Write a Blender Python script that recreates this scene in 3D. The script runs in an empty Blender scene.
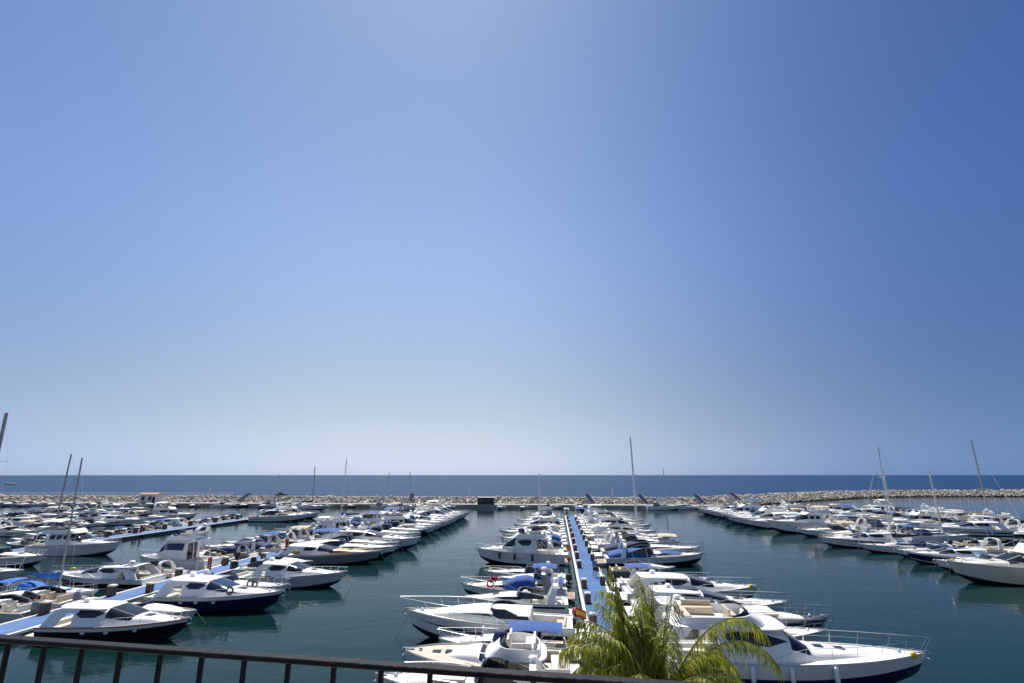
import bpy, bmesh, math, random
from math import sin, cos, pi, radians, asin, sqrt, atan2
from mathutils import Vector, Matrix, noise

random.seed(11)
SC = bpy.context.scene
COL = SC.collection

# ---------------------------------------------------------------- camera, sky, sun, exposure
CAM_Z = 10.3
PITCH = math.atan(133.5 / 520.0)
cam_d = bpy.data.cameras.new('camera')
cam_d.sensor_width = 36.0
cam_d.lens = 36.0 * 520.0 / 1024.0
cam_d.clip_start = 0.05
cam_d.clip_end = 80000.0
cam = bpy.data.objects.new('camera', cam_d)
cam.location = (0, 0, CAM_Z)
cam.rotation_euler = (pi / 2 + PITCH, 0, 0)
COL.objects.link(cam)
SC.camera = cam

SUN_EL = radians(60)
SUN_AZ = radians(-10)          # measured from the viewing direction (+Y), negative to the left
world = bpy.data.worlds.new('World')
SC.world = world
world.use_nodes = True
wn = world.node_tree.nodes
wl = world.node_tree.links
for n in list(wn):
    wn.remove(n)
sky = wn.new('ShaderNodeTexSky')
sky.sky_type = 'NISHITA'
sky.sun_disc = False
sky.sun_elevation = SUN_EL
sky.sun_rotation = SUN_AZ
sky.altitude = 0
sky.air_density = 1.0
sky.dust_density = 0.15
sky.ozone_density = 3.0
bg = wn.new('ShaderNodeBackground')
bg.inputs['Strength'].default_value = 0.100
wo = wn.new('ShaderNodeOutputWorld')
# clear maritime air: the low sky stays blue-white instead of tan, and the sky deepens away from the sun's side
tcw = wn.new('ShaderNodeTexCoord')
sep = wn.new('ShaderNodeSeparateXYZ')
wl.new(tcw.outputs['Generated'], sep.inputs[0])
def ramp_w(sock, a, b):
    m = wn.new('ShaderNodeMapRange'); m.interpolation_type = 'SMOOTHSTEP'
    m.inputs[1].default_value = a; m.inputs[2].default_value = b
    wl.new(sock, m.inputs[0]); return m.outputs[0]
def mix_w(fac, a, b, blend='MIX'):
    m = wn.new('ShaderNodeMix'); m.data_type = 'RGBA'; m.blend_type = blend
    wl.new(fac, m.inputs[0])
    for i, q in ((6, a), (7, b)):
        if isinstance(q, tuple): m.inputs[i].default_value = (*q, 1)
        else: wl.new(q, m.inputs[i])
    return m.outputs[2]
bw = wn.new('ShaderNodeRGBToBW'); wl.new(sky.outputs[0], bw.inputs[0])
one = wn.new('ShaderNodeValue'); one.outputs[0].default_value = 1.0
low = mix_w(one.outputs[0], bw.outputs[0], (0.53, 0.615, 0.775), 'MULTIPLY')
mid = mix_w(one.outputs[0], sky.outputs[0], mix_w(ramp_w(sep.outputs['Z'], 0.35, 0.75), (1.20, 1.06, 1.0), (1.09, 1.045, 1.0)), 'MULTIPLY')
col = mix_w(ramp_w(sep.outputs['Z'], -0.05, 0.46), low, mid)
tr_ = mix_w(ramp_w(sep.outputs['X'], -0.12, 0.78), (1.0, 1.0, 1.0), (0.27, 0.41, 0.66))
tl_ = mix_w(ramp_w(sep.outputs['X'], -0.25, -0.95), (1.0, 1.0, 1.0), (0.60, 0.74, 0.93))
col = mix_w(one.outputs[0], col, tr_, 'MULTIPLY')
col = mix_w(one.outputs[0], col, tl_, 'MULTIPLY')
wl.new(col, bg.inputs[0])
wl.new(bg.outputs[0], wo.inputs[0])

sun_d = bpy.data.lights.new('sun', 'SUN')
sun_d.energy = 5.0
sun_d.angle = radians(0.53)
sun_d.color = (1.0, 0.95, 0.87)
sun = bpy.data.objects.new('sun', sun_d)
sdir = Vector((sin(SUN_AZ) * cos(SUN_EL), cos(SUN_AZ) * cos(SUN_EL), sin(SUN_EL)))
sun.rotation_euler = sdir.to_track_quat('Z', 'Y').to_euler()
sun.location = sdir * 100
COL.objects.link(sun)

SC.view_settings.view_transform = 'Standard'
SC.view_settings.look = 'None'
SC.view_settings.exposure = 0.4
SC.view_settings.gamma = 1.0
SC.cycles.max_bounces = 8
SC.cycles.sample_clamp_indirect = 4.0
SC.cycles.sample_clamp_direct = 12.0
SC.cycles.caustics_reflective = False

# ---------------------------------------------------------------- marina frame: u runs along the pontoons, v to the right of them
YAW = radians(4.8)
SY, CY = sin(YAW), cos(YAW)
def W(u, v, z=0.0):
    return Vector((u * SY + v * CY, u * CY - v * SY, z))
ROT_V = -YAW                   # an object's +x axis along +v

# ---------------------------------------------------------------- materials
def mat(name, rgb, rough=0.5, metal=0.0, var=0.06, scale=3.0, bump=0.0, bscale=40.0, objvar=0.0, coat=0.0, spec=0.5, rgb2=None, trans=0.0, stretch=None):
    m = bpy.data.materials.new(name)
    m.use_nodes = True
    nt = m.node_tree
    p = nt.nodes['Principled BSDF']
    p.inputs['Roughness'].default_value = rough
    p.inputs['Metallic'].default_value = metal
    p.inputs['Coat Weight'].default_value = coat
    p.inputs['Specular IOR Level'].default_value = spec
    tc = nt.nodes.new('ShaderNodeTexCoord')
    src = tc.outputs['Object']
    if stretch:
        mp = nt.nodes.new('ShaderNodeMapping')
        mp.inputs['Scale'].default_value = stretch
        nt.links.new(src, mp.inputs[0])
        src = mp.outputs[0]
    nz = nt.nodes.new('ShaderNodeTexNoise')
    nz.inputs['Scale'].default_value = scale
    nz.inputs['Detail'].default_value = 4.0
    nt.links.new(src, nz.inputs['Vector'])
    mx = nt.nodes.new('ShaderNodeMix')
    mx.data_type = 'RGBA'
    c1 = tuple(max(0.0, c * (1 - var)) for c in rgb)
    c2 = rgb2 if rgb2 else tuple(min(1.0, c * (1 + var)) for c in rgb)
    mx.inputs[6].default_value = (*c1, 1)
    mx.inputs[7].default_value = (*c2, 1)
    ramp = nt.nodes.new('ShaderNodeMapRange')
    ramp.inputs[1].default_value = 0.3
    ramp.inputs[2].default_value = 0.7
    nt.links.new(nz.outputs[0], ramp.inputs[0])
    nt.links.new(ramp.outputs[0], mx.inputs[0])
    out = mx.outputs[2]
    if objvar > 0:
        oi = nt.nodes.new('ShaderNodeObjectInfo')
        mr = nt.nodes.new('ShaderNodeMapRange')
        mr.inputs[3].default_value = 1.0 - objvar
        mr.inputs[4].default_value = 1.0
        nt.links.new(oi.outputs['Random'], mr.inputs[0])
        hs = nt.nodes.new('ShaderNodeHueSaturation')
        nt.links.new(mr.outputs[0], hs.inputs['Value'])
        nt.links.new(out, hs.inputs['Color'])
        out = hs.outputs[0]
    nt.links.new(out, p.inputs['Base Color'])
    if bump > 0:
        nb = nt.nodes.new('ShaderNodeTexNoise')
        nb.inputs['Scale'].default_value = bscale
        nb.inputs['Detail'].default_value = 3.0
        nt.links.new(src, nb.inputs['Vector'])
        b = nt.nodes.new('ShaderNodeBump')
        b.inputs['Strength'].default_value = bump
        b.inputs['Distance'].default_value = 0.05
        nt.links.new(nb.outputs[0], b.inputs['Height'])
        nt.links.new(b.outputs[0], p.inputs['Normal'])
    if trans > 0:
        tr = nt.nodes.new('ShaderNodeBsdfTranslucent')
        nt.links.new(out, tr.inputs[0])
        ms = nt.nodes.new('ShaderNodeMixShader')
        ms.inputs[0].default_value = trans
        nt.links.new(p.outputs[0], ms.inputs[1])
        nt.links.new(tr.outputs[0], ms.inputs[2])
        nt.links.new(ms.outputs[0], nt.nodes['Material Output'].inputs[0])
    return m

M = {}
M['white'] = mat('white_gelcoat', (0.84, 0.83, 0.80), 0.28, var=0.07, scale=1.3, objvar=0.07, coat=0.3)
M['cream'] = mat('cream_gelcoat', (0.70, 0.67, 0.55), 0.3, var=0.05, scale=1.3, objvar=0.08, coat=0.3)
M['pale_grey'] = mat('pale_grey_gelcoat', (0.62, 0.64, 0.65), 0.3, var=0.06, scale=1.3, coat=0.3)
M['grey'] = mat('grey_gelcoat', (0.22, 0.24, 0.26), 0.3, var=0.06, coat=0.4)
M['navy'] = mat('navy_gelcoat', (0.012, 0.018, 0.055), 0.18, var=0.1, coat=0.5)
M['black'] = mat('black_gelcoat', (0.012, 0.012, 0.014), 0.18, var=0.1, coat=0.5)
M['charcoal'] = mat('charcoal_gelcoat', (0.055, 0.050, 0.055), 0.3, var=0.1, coat=0.3)
M['brown'] = mat('dark_brown_gelcoat', (0.05, 0.034, 0.028), 0.3, var=0.1, coat=0.3)
M['deck'] = mat('white_deck', (0.80, 0.79, 0.75), 0.55, var=0.08, scale=2.2, bump=0.1, objvar=0.1)
M['beige_deck'] = mat('beige_grey_deck', (0.47, 0.43, 0.36), 0.7, var=0.08, scale=2.0, bump=0.15)
M['grey_deck'] = mat('grey_deck', (0.40, 0.40, 0.40), 0.7, var=0.08, scale=2.0, bump=0.15)
M['teak'] = mat('teak', (0.36, 0.22, 0.11), 0.6, var=0.25, scale=3.0, bump=0.1, stretch=(0.6, 9, 1), objvar=0.2)
M['teak_orange'] = mat('varnished_teak', (0.46, 0.32, 0.18), 0.45, var=0.2, scale=3.0, stretch=(0.6, 9, 1))
M['glass'] = mat('tinted_glass', (0.010, 0.012, 0.016), 0.06, var=0.1, spec=0.6)
M['blue_glass'] = mat('blue_tinted_glass', (0.012, 0.025, 0.075), 0.08, var=0.1, spec=0.6)
M['steel'] = mat('stainless_steel', (0.72, 0.72, 0.72), 0.22, metal=1.0, var=0.03)
M['alu'] = mat('mast_aluminium', (0.78, 0.76, 0.70), 0.5, metal=0.0, var=0.05)
M['dark_mast'] = mat('weathered_mast', (0.36, 0.34, 0.31), 0.6, metal=0.0, var=0.08)
M['rubber'] = mat('black_rubber', (0.02, 0.02, 0.021), 0.6)
M['antifoul'] = mat('antifouling', (0.018, 0.022, 0.035), 0.8, var=0.2)
M['seat'] = mat('white_vinyl', (0.66, 0.63, 0.56), 0.5, var=0.05, bump=0.05, objvar=0.1)
M['seat_beige'] = mat('beige_vinyl', (0.55, 0.46, 0.34), 0.5, var=0.06, objvar=0.15)
M['seat_blue'] = mat('blue_vinyl', (0.03, 0.05, 0.22), 0.5, var=0.1)
M['c_blue'] = mat('royal_blue_canvas', (0.013, 0.070, 0.27), 0.8, var=0.15, scale=4, bump=0.3, bscale=9)
M['c_navy'] = mat('navy_canvas', (0.010, 0.028, 0.085), 0.8, var=0.15, scale=4, bump=0.3, bscale=9)
M['c_bright'] = mat('bright_blue_canvas', (0.012, 0.12, 0.46), 0.75, var=0.15, scale=4, bump=0.3, bscale=9)
M['c_beige'] = mat('beige_canvas', (0.52, 0.42, 0.29), 0.85, var=0.1, scale=4, bump=0.3, bscale=9)
M['c_white'] = mat('white_canvas', (0.72, 0.70, 0.66), 0.8, var=0.06, scale=4, bump=0.3, bscale=9)
M['c_black'] = mat('black_canvas', (0.022, 0.022, 0.026), 0.8, var=0.15, scale=4, bump=0.3, bscale=9)
M['c_grey'] = mat('grey_canvas', (0.28, 0.28, 0.28), 0.85, var=0.1, scale=4, bump=0.3, bscale=9)
M['c_green'] = mat('green_canvas', (0.03, 0.12, 0.07), 0.85, var=0.1, scale=4, bump=0.3, bscale=9)
M['red'] = mat('red_paint', (0.50, 0.02, 0.02), 0.4, var=0.1)
M['orange'] = mat('orange_plastic', (0.65, 0.16, 0.02), 0.45, var=0.1)
M['yellow'] = mat('yellow_plastic', (0.72, 0.46, 0.02), 0.45, var=0.1)
M['rope'] = mat('rope', (0.50, 0.47, 0.40), 0.9, var=0.2, scale=20)
M['carpet'] = mat('blue_pontoon_deck', (0.034, 0.108, 0.255), 0.85, var=0.22, scale=0.7, bump=0.25, bscale=14)
M['carpet_pale'] = mat('pale_blue_pontoon_deck', (0.068, 0.145, 0.31), 0.85, var=0.22, scale=0.7, bump=0.25, bscale=14)
M['edge'] = mat('white_concrete_edge', (0.58, 0.56, 0.52), 0.8, var=0.15, scale=1.1, bump=0.2)
M['float'] = mat('wet_concrete_float', (0.14, 0.14, 0.13), 0.8, var=0.25, scale=1.0)
M['ped'] = mat('brown_pedestal', (0.13, 0.07, 0.05), 0.6, var=0.15, scale=6)
M['concrete'] = mat('quay_concrete', (0.33, 0.315, 0.285), 0.9, var=0.18, scale=0.4, bump=0.2, bscale=6)
M['rock'] = mat('breakwater_rock', (0.35, 0.32, 0.275), 0.95, var=0.4, scale=0.35, bump=0.6, bscale=2.0)
# weed-dark wet band where the rocks meet the water
nt_ = M['rock'].node_tree; p_ = nt_.nodes['Principled BSDF']; lk_ = p_.inputs['Base Color'].links[0]; src_ = lk_.from_socket
tc_ = nt_.nodes.new('ShaderNodeTexCoord'); sp_ = nt_.nodes.new('ShaderNodeSeparateXYZ'); nt_.links.new(tc_.outputs['Object'], sp_.inputs[0])
mr_ = nt_.nodes.new('ShaderNodeMapRange'); mr_.inputs[1].default_value = .25; mr_.inputs[2].default_value = .6; nt_.links.new(sp_.outputs['Z'], mr_.inputs[0])
mx_ = nt_.nodes.new('ShaderNodeMix'); mx_.data_type = 'RGBA'; mx_.inputs[6].default_value = (.05, .05, .038, 1)
nt_.links.new(mr_.outputs[0], mx_.inputs[0]); nt_.links.new(src_, mx_.inputs[7]); nt_.links.new(mx_.outputs[2], p_.inputs['Base Color'])
M['iron'] = mat('painted_iron', (0.008, 0.008, 0.010), 0.5, spec=0.15, var=0.25, scale=14, bump=0.12, bscale=60)
M['plaster'] = mat('white_plaster', (0.72, 0.71, 0.68), 0.9, var=0.06)
M['tileroof'] = mat('orange_roof_tiles', (0.45, 0.22, 0.11), 0.85, var=0.2, scale=5)
M['darkwood'] = mat('dark_kiosk_panel', (0.028, 0.025, 0.025), 0.6, var=0.2)
M['panel_blue'] = mat('blue_grey_panel', (0.015, 0.026, 0.065), 0.9, spec=0.1, var=0.15)
M['frond'] = mat('palm_leaflet', (0.175, 0.255, 0.020), 0.45, var=0.55, scale=7.0, rgb2=(0.42, 0.43, 0.04), trans=0.5)
M['rachis'] = mat('palm_rachis', (0.21, 0.21, 0.05), 0.5, var=0.25)
M['trunk'] = mat('palm_trunk', (0.16, 0.13, 0.10), 0.9, var=0.3, scale=4, bump=0.5, bscale=8)
M['skin'] = mat('skin', (0.42, 0.24, 0.16), 0.55, var=0.05)
M['cloth_blue'] = mat('blue_cotton', (0.05, 0.13, 0.42), 0.85, var=0.1)
M['cloth_navy'] = mat('navy_cotton', (0.02, 0.03, 0.09), 0.85, var=0.1)
M['hair'] = mat('dark_hair', (0.025, 0.016, 0.01), 0.6, var=0.2)
M['headland'] = mat('headland_haze_grey', (0.22, 0.25, 0.27), 1.0, var=0.15, scale=0.01)  # blue-grey base colour stands in for haze over the distance
M['car_black'] = mat('dark_car_paint', (0.015, 0.017, 0.022), 0.2, var=0.05, coat=0.6)

def water_mat(name, rgb, rough, layers, rgb2=None, spec=0.5):
    m = bpy.data.materials.new(name)
    m.use_nodes = True
    nt = m.node_tree
    p = nt.nodes['Principled BSDF']
    p.inputs['Roughness'].default_value = rough
    p.inputs['IOR'].default_value = 1.33
    p.inputs['Specular IOR Level'].default_value = spec
    tc = nt.nodes.new('ShaderNodeTexCoord')
    big = nt.nodes.new('ShaderNodeTexNoise')
    big.inputs['Scale'].default_value = 0.02
    big.inputs['Detail'].default_value = 3
    nt.links.new(tc.outputs['Object'], big.inputs['Vector'])
    mx = nt.nodes.new('ShaderNodeMix'); mx.data_type = 'RGBA'
    mx.inputs[6].default_value = (*rgb, 1)
    mx.inputs[7].default_value = (*(rgb2 or tuple(c * 1.25 for c in rgb)), 1)
    nt.links.new(big.outputs[0], mx.inputs[0])
    nt.links.new(mx.outputs[2], p.inputs['Base Color'])
    h = None
    for sc, st, sx in layers:
        mp = nt.nodes.new('ShaderNodeMapping')
        mp.inputs['Scale'].default_value = (sx, 1, 1)
        mp.inputs['Rotation'].default_value = (0, 0, 0.35)
        nt.links.new(tc.outputs['Object'], mp.inputs[0])
        nz = nt.nodes.new('ShaderNodeTexNoise')
        nz.inputs['Scale'].default_value = sc
        nz.inputs['Detail'].default_value = 2.5
        nt.links.new(mp.outputs[0], nz.inputs['Vector'])
        b = nt.nodes.new('ShaderNodeBump')
        b.inputs['Strength'].default_value = 1.0
        b.inputs['Distance'].default_value = st
        nt.links.new(nz.outputs[0], b.inputs['Height'])
        if h is not None:
            nt.links.new(h, b.inputs['Normal'])
        h = b.outputs[0]
    nt.links.new(h, p.inputs['Normal'])
    return m
M['harbour'] = water_mat('harbour_water', (0.0028, 0.0155, 0.0170), 0.07, [(0.25, 0.05, 0.6), (1.4, 0.018, 0.6), (5.0, 0.004, 0.7)], (0.0040, 0.0240, 0.0225), spec=0.165)
M['sea'] = water_mat('sea_water', (0.0025, 0.021, 0.066), 0.3, [(0.045, 1.6, 0.4), (0.35, 0.28, 0.45), (1.6, 0.07, 0.6)], (0.005, 0.036, 0.098), spec=0.05)

# ---------------------------------------------------------------- mesh helpers
class MB:
    def __init__(self):
        self.v, self.f, self.m = [], [], []
    def add(self, verts, faces, mi=0):
        o = len(self.v)
        self.v.extend([tuple(p) for p in verts])
        for f in faces:
            self.f.append(tuple(i + o for i in f))
            self.m.append(mi)
    def grid(self, rows, mi=0, wrap=False, cap0=False, cap1=False):
        nr, nc = len(rows), len(rows[0])
        vs = [p for r in rows for p in r]
        fs = []
        for i in range(nr - 1):
            for j in range(nc if wrap else nc - 1):
                k = (j + 1) % nc
                fs.append((i * nc + j, i * nc + k, (i + 1) * nc + k, (i + 1) * nc + j))
        if cap0:
            fs.append(tuple(range(nc - 1, -1, -1)))
        if cap1:
            fs.append(tuple((nr - 1) * nc + j for j in range(nc)))
        self.add(vs, fs, mi)
    def tube(self, pts, r, n=6, r1=None, mi=0, cap=True):
        pts = [Vector(p) for p in pts]
        rows = []
        up = Vector((0, 0, 1))
        for i, p in enumerate(pts):
            a = pts[max(0, i - 1)]; b = pts[min(len(pts) - 1, i + 1)]
            d = (b - a)
            if d.length < 1e-9: d = Vector((1, 0, 0))
            d.normalize()
            s = d.cross(up)
            if s.length < 1e-3: s = d.cross(Vector((0, 1, 0)))
            s.normalize(); t = s.cross(d)
            rr = r if r1 is None else r + (r1 - r) * i / max(1, len(pts) - 1)
            rows.append([p + (s * cos(2 * pi * k / n) + t * sin(2 * pi * k / n)) * rr for k in range(n)])
        self.grid(rows, mi, wrap=True, cap0=cap, cap1=cap)
    def rbox(self, c, s, b=0.03, mi=0, rz=0.0, taper=1.0):
        hx, hy, hz = s[0] / 2, s[1] / 2, s[2] / 2
        b = min(b, hx * .45, hy * .45, hz * .45)
        bm = bmesh.new()
        pts = []
        for sx in (-1, 1):
            for sy in (-1, 1):
                for sz in (-1, 1):
                    tp = taper if sz > 0 else 1.0
                    for q in ((hx - b, hy - b, hz), (hx - b, hy, hz - b), (hx, hy - b, hz - b)):
                        pts.append(bm.verts.new((sx * q[0] * tp, sy * q[1] * tp, sz * q[2])))
        bmesh.ops.convex_hull(bm, input=pts)
        bm.verts.index_update()
        R = Matrix.Rotation(rz, 3, 'Z')
        vs = [R @ v.co + Vector(c) for v in bm.verts]
        fs = [[v.index for v in f.verts] for f in bm.faces]
        bm.free()
        self.add(vs, fs, mi)
    def ball(self, c, r, sx=1, sy=1, sz=1, n=10, m=7, mi=0):
        rows = []
        for i in range(m + 1):
            th = pi * i / m
            rr = max(sin(th), 0.02)
            rows.append([(c[0] + r * sx * rr * cos(2 * pi * k / n), c[1] + r * sy * rr * sin(2 * pi * k / n), c[2] - r * sz * cos(th)) for k in range(n)])
        self.grid(rows, mi, wrap=True, cap0=True, cap1=True)
    def capsule(self, p, q, r, n=8, mi=0):
        p, q = Vector(p), Vector(q)
        d = (q - p).normalized()
        pts, rs = [], []
        for a in (0.15, 0.6, 1.0):
            pts.append(p + d * r * (1 - sqrt(max(0, 1 - (a - 1) ** 2)) if False else r * 0 + r * (1 - cos(a * pi / 2)) - r)) ; rs.append(r * sin(a * pi / 2))
        for a in (1.0, 0.6, 0.15):
            pts.append(q + d * (r - r * (1 - cos(a * pi / 2)))) ; rs.append(r * sin(a * pi / 2))
        rows = []
        s = d.cross(Vector((1, 0.3, 0))).normalized(); t = s.cross(d)
        for c, rr in zip(pts, rs):
            rows.append([c + (s * cos(2 * pi * k / n) + t * sin(2 * pi * k / n)) * rr for k in range(n)])
        self.grid(rows, mi, wrap=True, cap0=True, cap1=True)
    def disc_slab(self, xc, yc, ax, ay, z0, th, arch=0.0, ex=0.55, n=28, mi=0, front_drop=0.0):
        def out(a, k):
            cx, sn = cos(a), sin(a)
            x = ax * k * math.copysign(abs(cx) ** ex, cx)
            y = ay * k * math.copysign(abs(sn) ** ex, sn)
            return x, y
        def P(a, k, dz):
            x, y = out(a, k)
            z = z0 + dz + arch * (1 - (y / ay) ** 2) - front_drop * max(0, x / ax) ** 2
            return (xc + x, yc + y, z)
        ang = [2 * pi * (i + .5) / n for i in range(n)]
        rows = [[P(a, k, dz) for a in ang] for k, dz in ((.5, 0), (.97, 0), (1.0, th * .3), (1.0, th * .7), (.97, th), (.5, th))]
        self.grid(rows, mi, wrap=True, cap0=True, cap1=True)
    def build(self, name, mats, parent=None, smooth=40):
        me = bpy.data.meshes.new(name)
        me.from_pydata(self.v, [], self.f)
        if not isinstance(mats, (list, tuple)): mats = [mats]
        for k in mats: me.materials.append(M[k] if isinstance(k, str) else k)
        for p, i in zip(me.polygons, self.m): p.material_index = i
        bm = bmesh.new(); bm.from_mesh(me)
        bmesh.ops.remove_doubles(bm, verts=bm.verts, dist=0.0004)
        bmesh.ops.recalc_face_normals(bm, faces=bm.faces)
        bm.to_mesh(me); bm.free()
        if smooth:
            for p in me.polygons: p.use_smooth = True
            me.set_sharp_from_angle(angle=radians(smooth))
        me.update()
        o = bpy.data.objects.new(name, me)
        COL.objects.link(o)
        if parent is not None: o.parent = parent
        return o

def tag(o, label=None, cat=None, group=None, kind=None):
    if label: o['label'] = label
    if cat: o['category'] = cat
    if group: o['group'] = group
    if kind: o['kind'] = kind
    return o
def empty(name, loc=(0, 0, 0), rz=0.0):
    o = bpy.data.objects.new(name, None)
    o.empty_display_size = 0.3
    o.location = loc; o.rotation_euler = (0, 0, rz)
    COL.objects.link(o)
    return o
def copy_tree(o, parent=None):
    c = o.copy()
    COL.objects.link(c)
    if parent is not None: c.parent = parent
    for ch in list(o.children): copy_tree(ch, c)
    return c

# ================================================================ SETTING
# water: harbour basin inside the breakwater, open sea beyond it
BW = [(180, -700), (180, -300), (180, 44), (198, 66), (232, 100), (268, 142), (282, 175), (290, 230), (302, 270), (330, 420), (360, 700)]
def plane_poly(name, pts, z, m, kind='structure'):
    mb = MB(); mb.add([(p.x, p.y, z) for p in pts], [tuple(range(len(pts)))])
    o = mb.build(name, m, smooth=0)
    return tag(o, kind=kind)
hp = [W(u + 8, v) for u, v in BW]
plane_poly('harbour_water', [W(-60, -700), W(-60, 700)] + hp[::-1], 0.0, 'harbour')
mb = MB()
far = [Vector((sin(a) * 42000, cos(a) * 42000, 0)) for a in [radians(-75 + 150 * i / 40) for i in range(41)]]
near = []
# resample the breakwater line to the same number of points
acc = [0]
for a, b in zip(hp, hp[1:]): acc.append(acc[-1] + (b - a).length)
for i in range(41):
    s = acc[-1] * i / 40
    k = max(j for j in range(len(acc)) if acc[j] <= s + 1e-6); k = min(k, len(hp) - 2)
    t = (s - acc[k]) / (acc[k + 1] - acc[k]); near.append(hp[k].lerp(hp[k + 1], t))
rows = []
for t in (0, .004, .03, .2, 1): rows.append([n.lerp(f, t) for n, f in zip(near, far)])
mb.grid(rows)
for i in range(len(mb.v)): mb.v[i] = (mb.v[i][0], mb.v[i][1], -0.05)
tag(mb.build('sea', 'sea', smooth=0), kind='structure')

# quay that the pontoons spring from, under the balcony
mb = MB()
mb.rbox((0, 0, 0), (420, 26, 3.4), .12)
o = mb.build('quay', 'concrete', smooth=0)
o.location = W(9, -20, -0.4); o.rotation_euler = (0, 0, ROT_V); tag(o, kind='structure')

# low headland on the horizon, its distance haze put into the blue-grey colour
mb = MB(); rows = []
for i in range(50):
    a = radians(-56 + 14.5 * i / 49)
    d = 24000
    h = 120 * (max(0, 1 - i / 49) ** 1.2) * (0.9 + .35 * noise.noise((i * .35, 0, 3))) + 2
    rows.append([(sin(a) * d, cos(a) * d, -2), (sin(a) * (d + 300), cos(a) * (d + 300), h * .7), (sin(a) * (d + 900), cos(a) * (d + 900), h), (sin(a) * (d + 2500), cos(a) * (d + 2500), -2)])
mb.grid(rows); tag(mb.build('headland_hills', 'headland'), kind='structure')

# breakwater: core mound, inner quay and the loose boulders over it
def bw_pt(s):
    P = [W(u, v) for u, v in BW]
    a = 0
    for p, q in zip(P, P[1:]):
        L = (q - p).length
        if a + L >= s or q is P[-1]:
            d = (q - p) / L
            return p + d * (s - a), d
        a += L
P_ = [W(u, v) for u, v in BW]
BWL = sum((q - p).length for p, q in zip(P_, P_[1:]))
prof = [(-3.5, -1.2), (-1.0, 0.2), (4, 1.7), (7, 2.3), (12, 2.3), (17, .5), (22, -1.5)]
mb = MB(); rows = []
s = 330.0
while s < BWL - 260:
    p, d = bw_pt(s); n = Vector((-d.y, d.x, 0))
    if n.y < 0: n = -n
    rows.append([p + n * a + Vector((0, 0, z)) for a, z in prof]); s += 6
mb.grid(rows); tag(mb.build('breakwater_core', 'rock'), kind='structure')
mb = MB()
rng = random.Random(5)
def boulder(c, r):
    bm = bmesh.new()
    bmesh.ops.create_icosphere(bm, subdivisions=1, radius=1.0)
    sx, sy, sz = rng.uniform(.8, 1.35), rng.uniform(.8, 1.2), rng.uniform(.65, 1.0)
    R = Matrix.Rotation(rng.uniform(0, 6.3), 3, 'Z') @ Matrix.Rotation(rng.uniform(-.6, .6), 3, 'X')
    cuts = [(Vector((rng.uniform(-1, 1), rng.uniform(-1, 1), rng.uniform(-.4, 1))).normalized(), rng.uniform(.5, .8)) for _ in range(5)]
    vs = []
    for v in bm.verts:
        q = v.co.copy()
        for nn, dd in cuts:
            e = q.dot(nn) - dd
            if e > 0: q -= nn * e
        q = R @ Vector((q.x * sx, q.y * sy, q.z * sz)) * r
        vs.append(q + c)
    mb.add(vs, [[v.index for v in f.verts] for f in bm.faces]); bm.free()
s = 420.0
while s < BWL - 300:
    p, d = bw_pt(s); n = Vector((-d.y, d.x, 0))
    if n.y < 0: n = -n
    for a in (-2.6, -1.3, .0, 1.2, 2.4, 3.6, 4.8, 6.0, 7.4, 9.0, 11.5):
        aa = a + rng.uniform(-.6, .6)
        z = 0.1 + 2.4 * max(0, min(1, (aa + 2.6) / 9.4)) ** .85 if aa < 10 else 2.4 - (aa - 10) * .4
        if a < -2 and rng.random() < .3: continue
        boulder(p + d * rng.uniform(-.7, .7) + n * aa + Vector((0, 0, z + rng.uniform(-.25, .3))), (rng.uniform(.34, .74) if rng.random() > .06 else rng.uniform(.8, 1.1)))
    s += .98
tag(mb.build('breakwater_rubble', 'rock', smooth=0), kind='stuff')

mb = MB()
mb.rbox((0, 0, 0), (520, 5.5, 2.6), .08)
o = mb.build('breakwater_quay', 'concrete', smooth=0)
o.location = W(177.2, -198, -0.25); o.rotation_euler = (0, 0, ROT_V); tag(o, kind='structure')

# ---------------------------------------------------------------- pontoons
def pontoon(label, u0, u1, v0, v1, deckmat='carpet', top=0.5):
    root = empty('floating_pontoon', W((u0 + u1) / 2, (v0 + v1) / 2), ROT_V)
    L, w = u1 - u0, v1 - v0
    d = MB()
    n = max(1, round(L / 10))
    for i in range(n):
        a = -L / 2 + L * i / n; b = -L / 2 + L * (i + 1) / n
        d.rbox((0, (a + b) / 2, top - .05), (w - .56, b - a - .05, .10), .012)
    d.build('deck', deckmat, root, smooth=0)
    for sx in (-1, 1):
        e = MB()
        for i in range(n):
            a = -L / 2 + L * i / n; b = -L / 2 + L * (i + 1) / n
            e.rbox((sx * (w / 2 - .13), (a + b) / 2, top - .075), (.26, b - a - .03, .17), .02)
        e.build('edge_beam', 'edge', root, smooth=0)
    for i in range(n):
        a = -L / 2 + L * i / n; b = -L / 2 + L * (i + 1) / n
        f = MB(); f.rbox((0, (a + b) / 2, top - .56), (w - .3, (b - a) * .86, .78), .05)
        f.build('float', 'float', root, smooth=0)
    tag(root, label, 'pontoon', 'floating pontoons of the marina')
    return root
pontoon('royal blue decked pontoon with a person walking on it, running straight out to the breakwater', 22, 139.5, 1.7, 4.4)
pontoon('pale blue decked pontoon whose shore end passes behind the balcony rail', 22, 139, -37.9, -34.8, 'carpet_pale')
pontoon('long pale pontoon with an open empty water lane along its shore-facing side', 40, 128, -73.8, -70.8, 'carpet_pale')
pontoon('far white walkway pontoon beyond the pontoon with the empty lane', 70, 131, -101.6, -99.2, 'edge')
pontoon('outermost pale pontoon before the white hut on the breakwater', 96, 150, -131, -128.6, 'edge')
pontoon('pontoon hidden among the boats moored in front of the bending end of the breakwater', 40, 160, 52.2, 55.0, 'carpet_pale')

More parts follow.
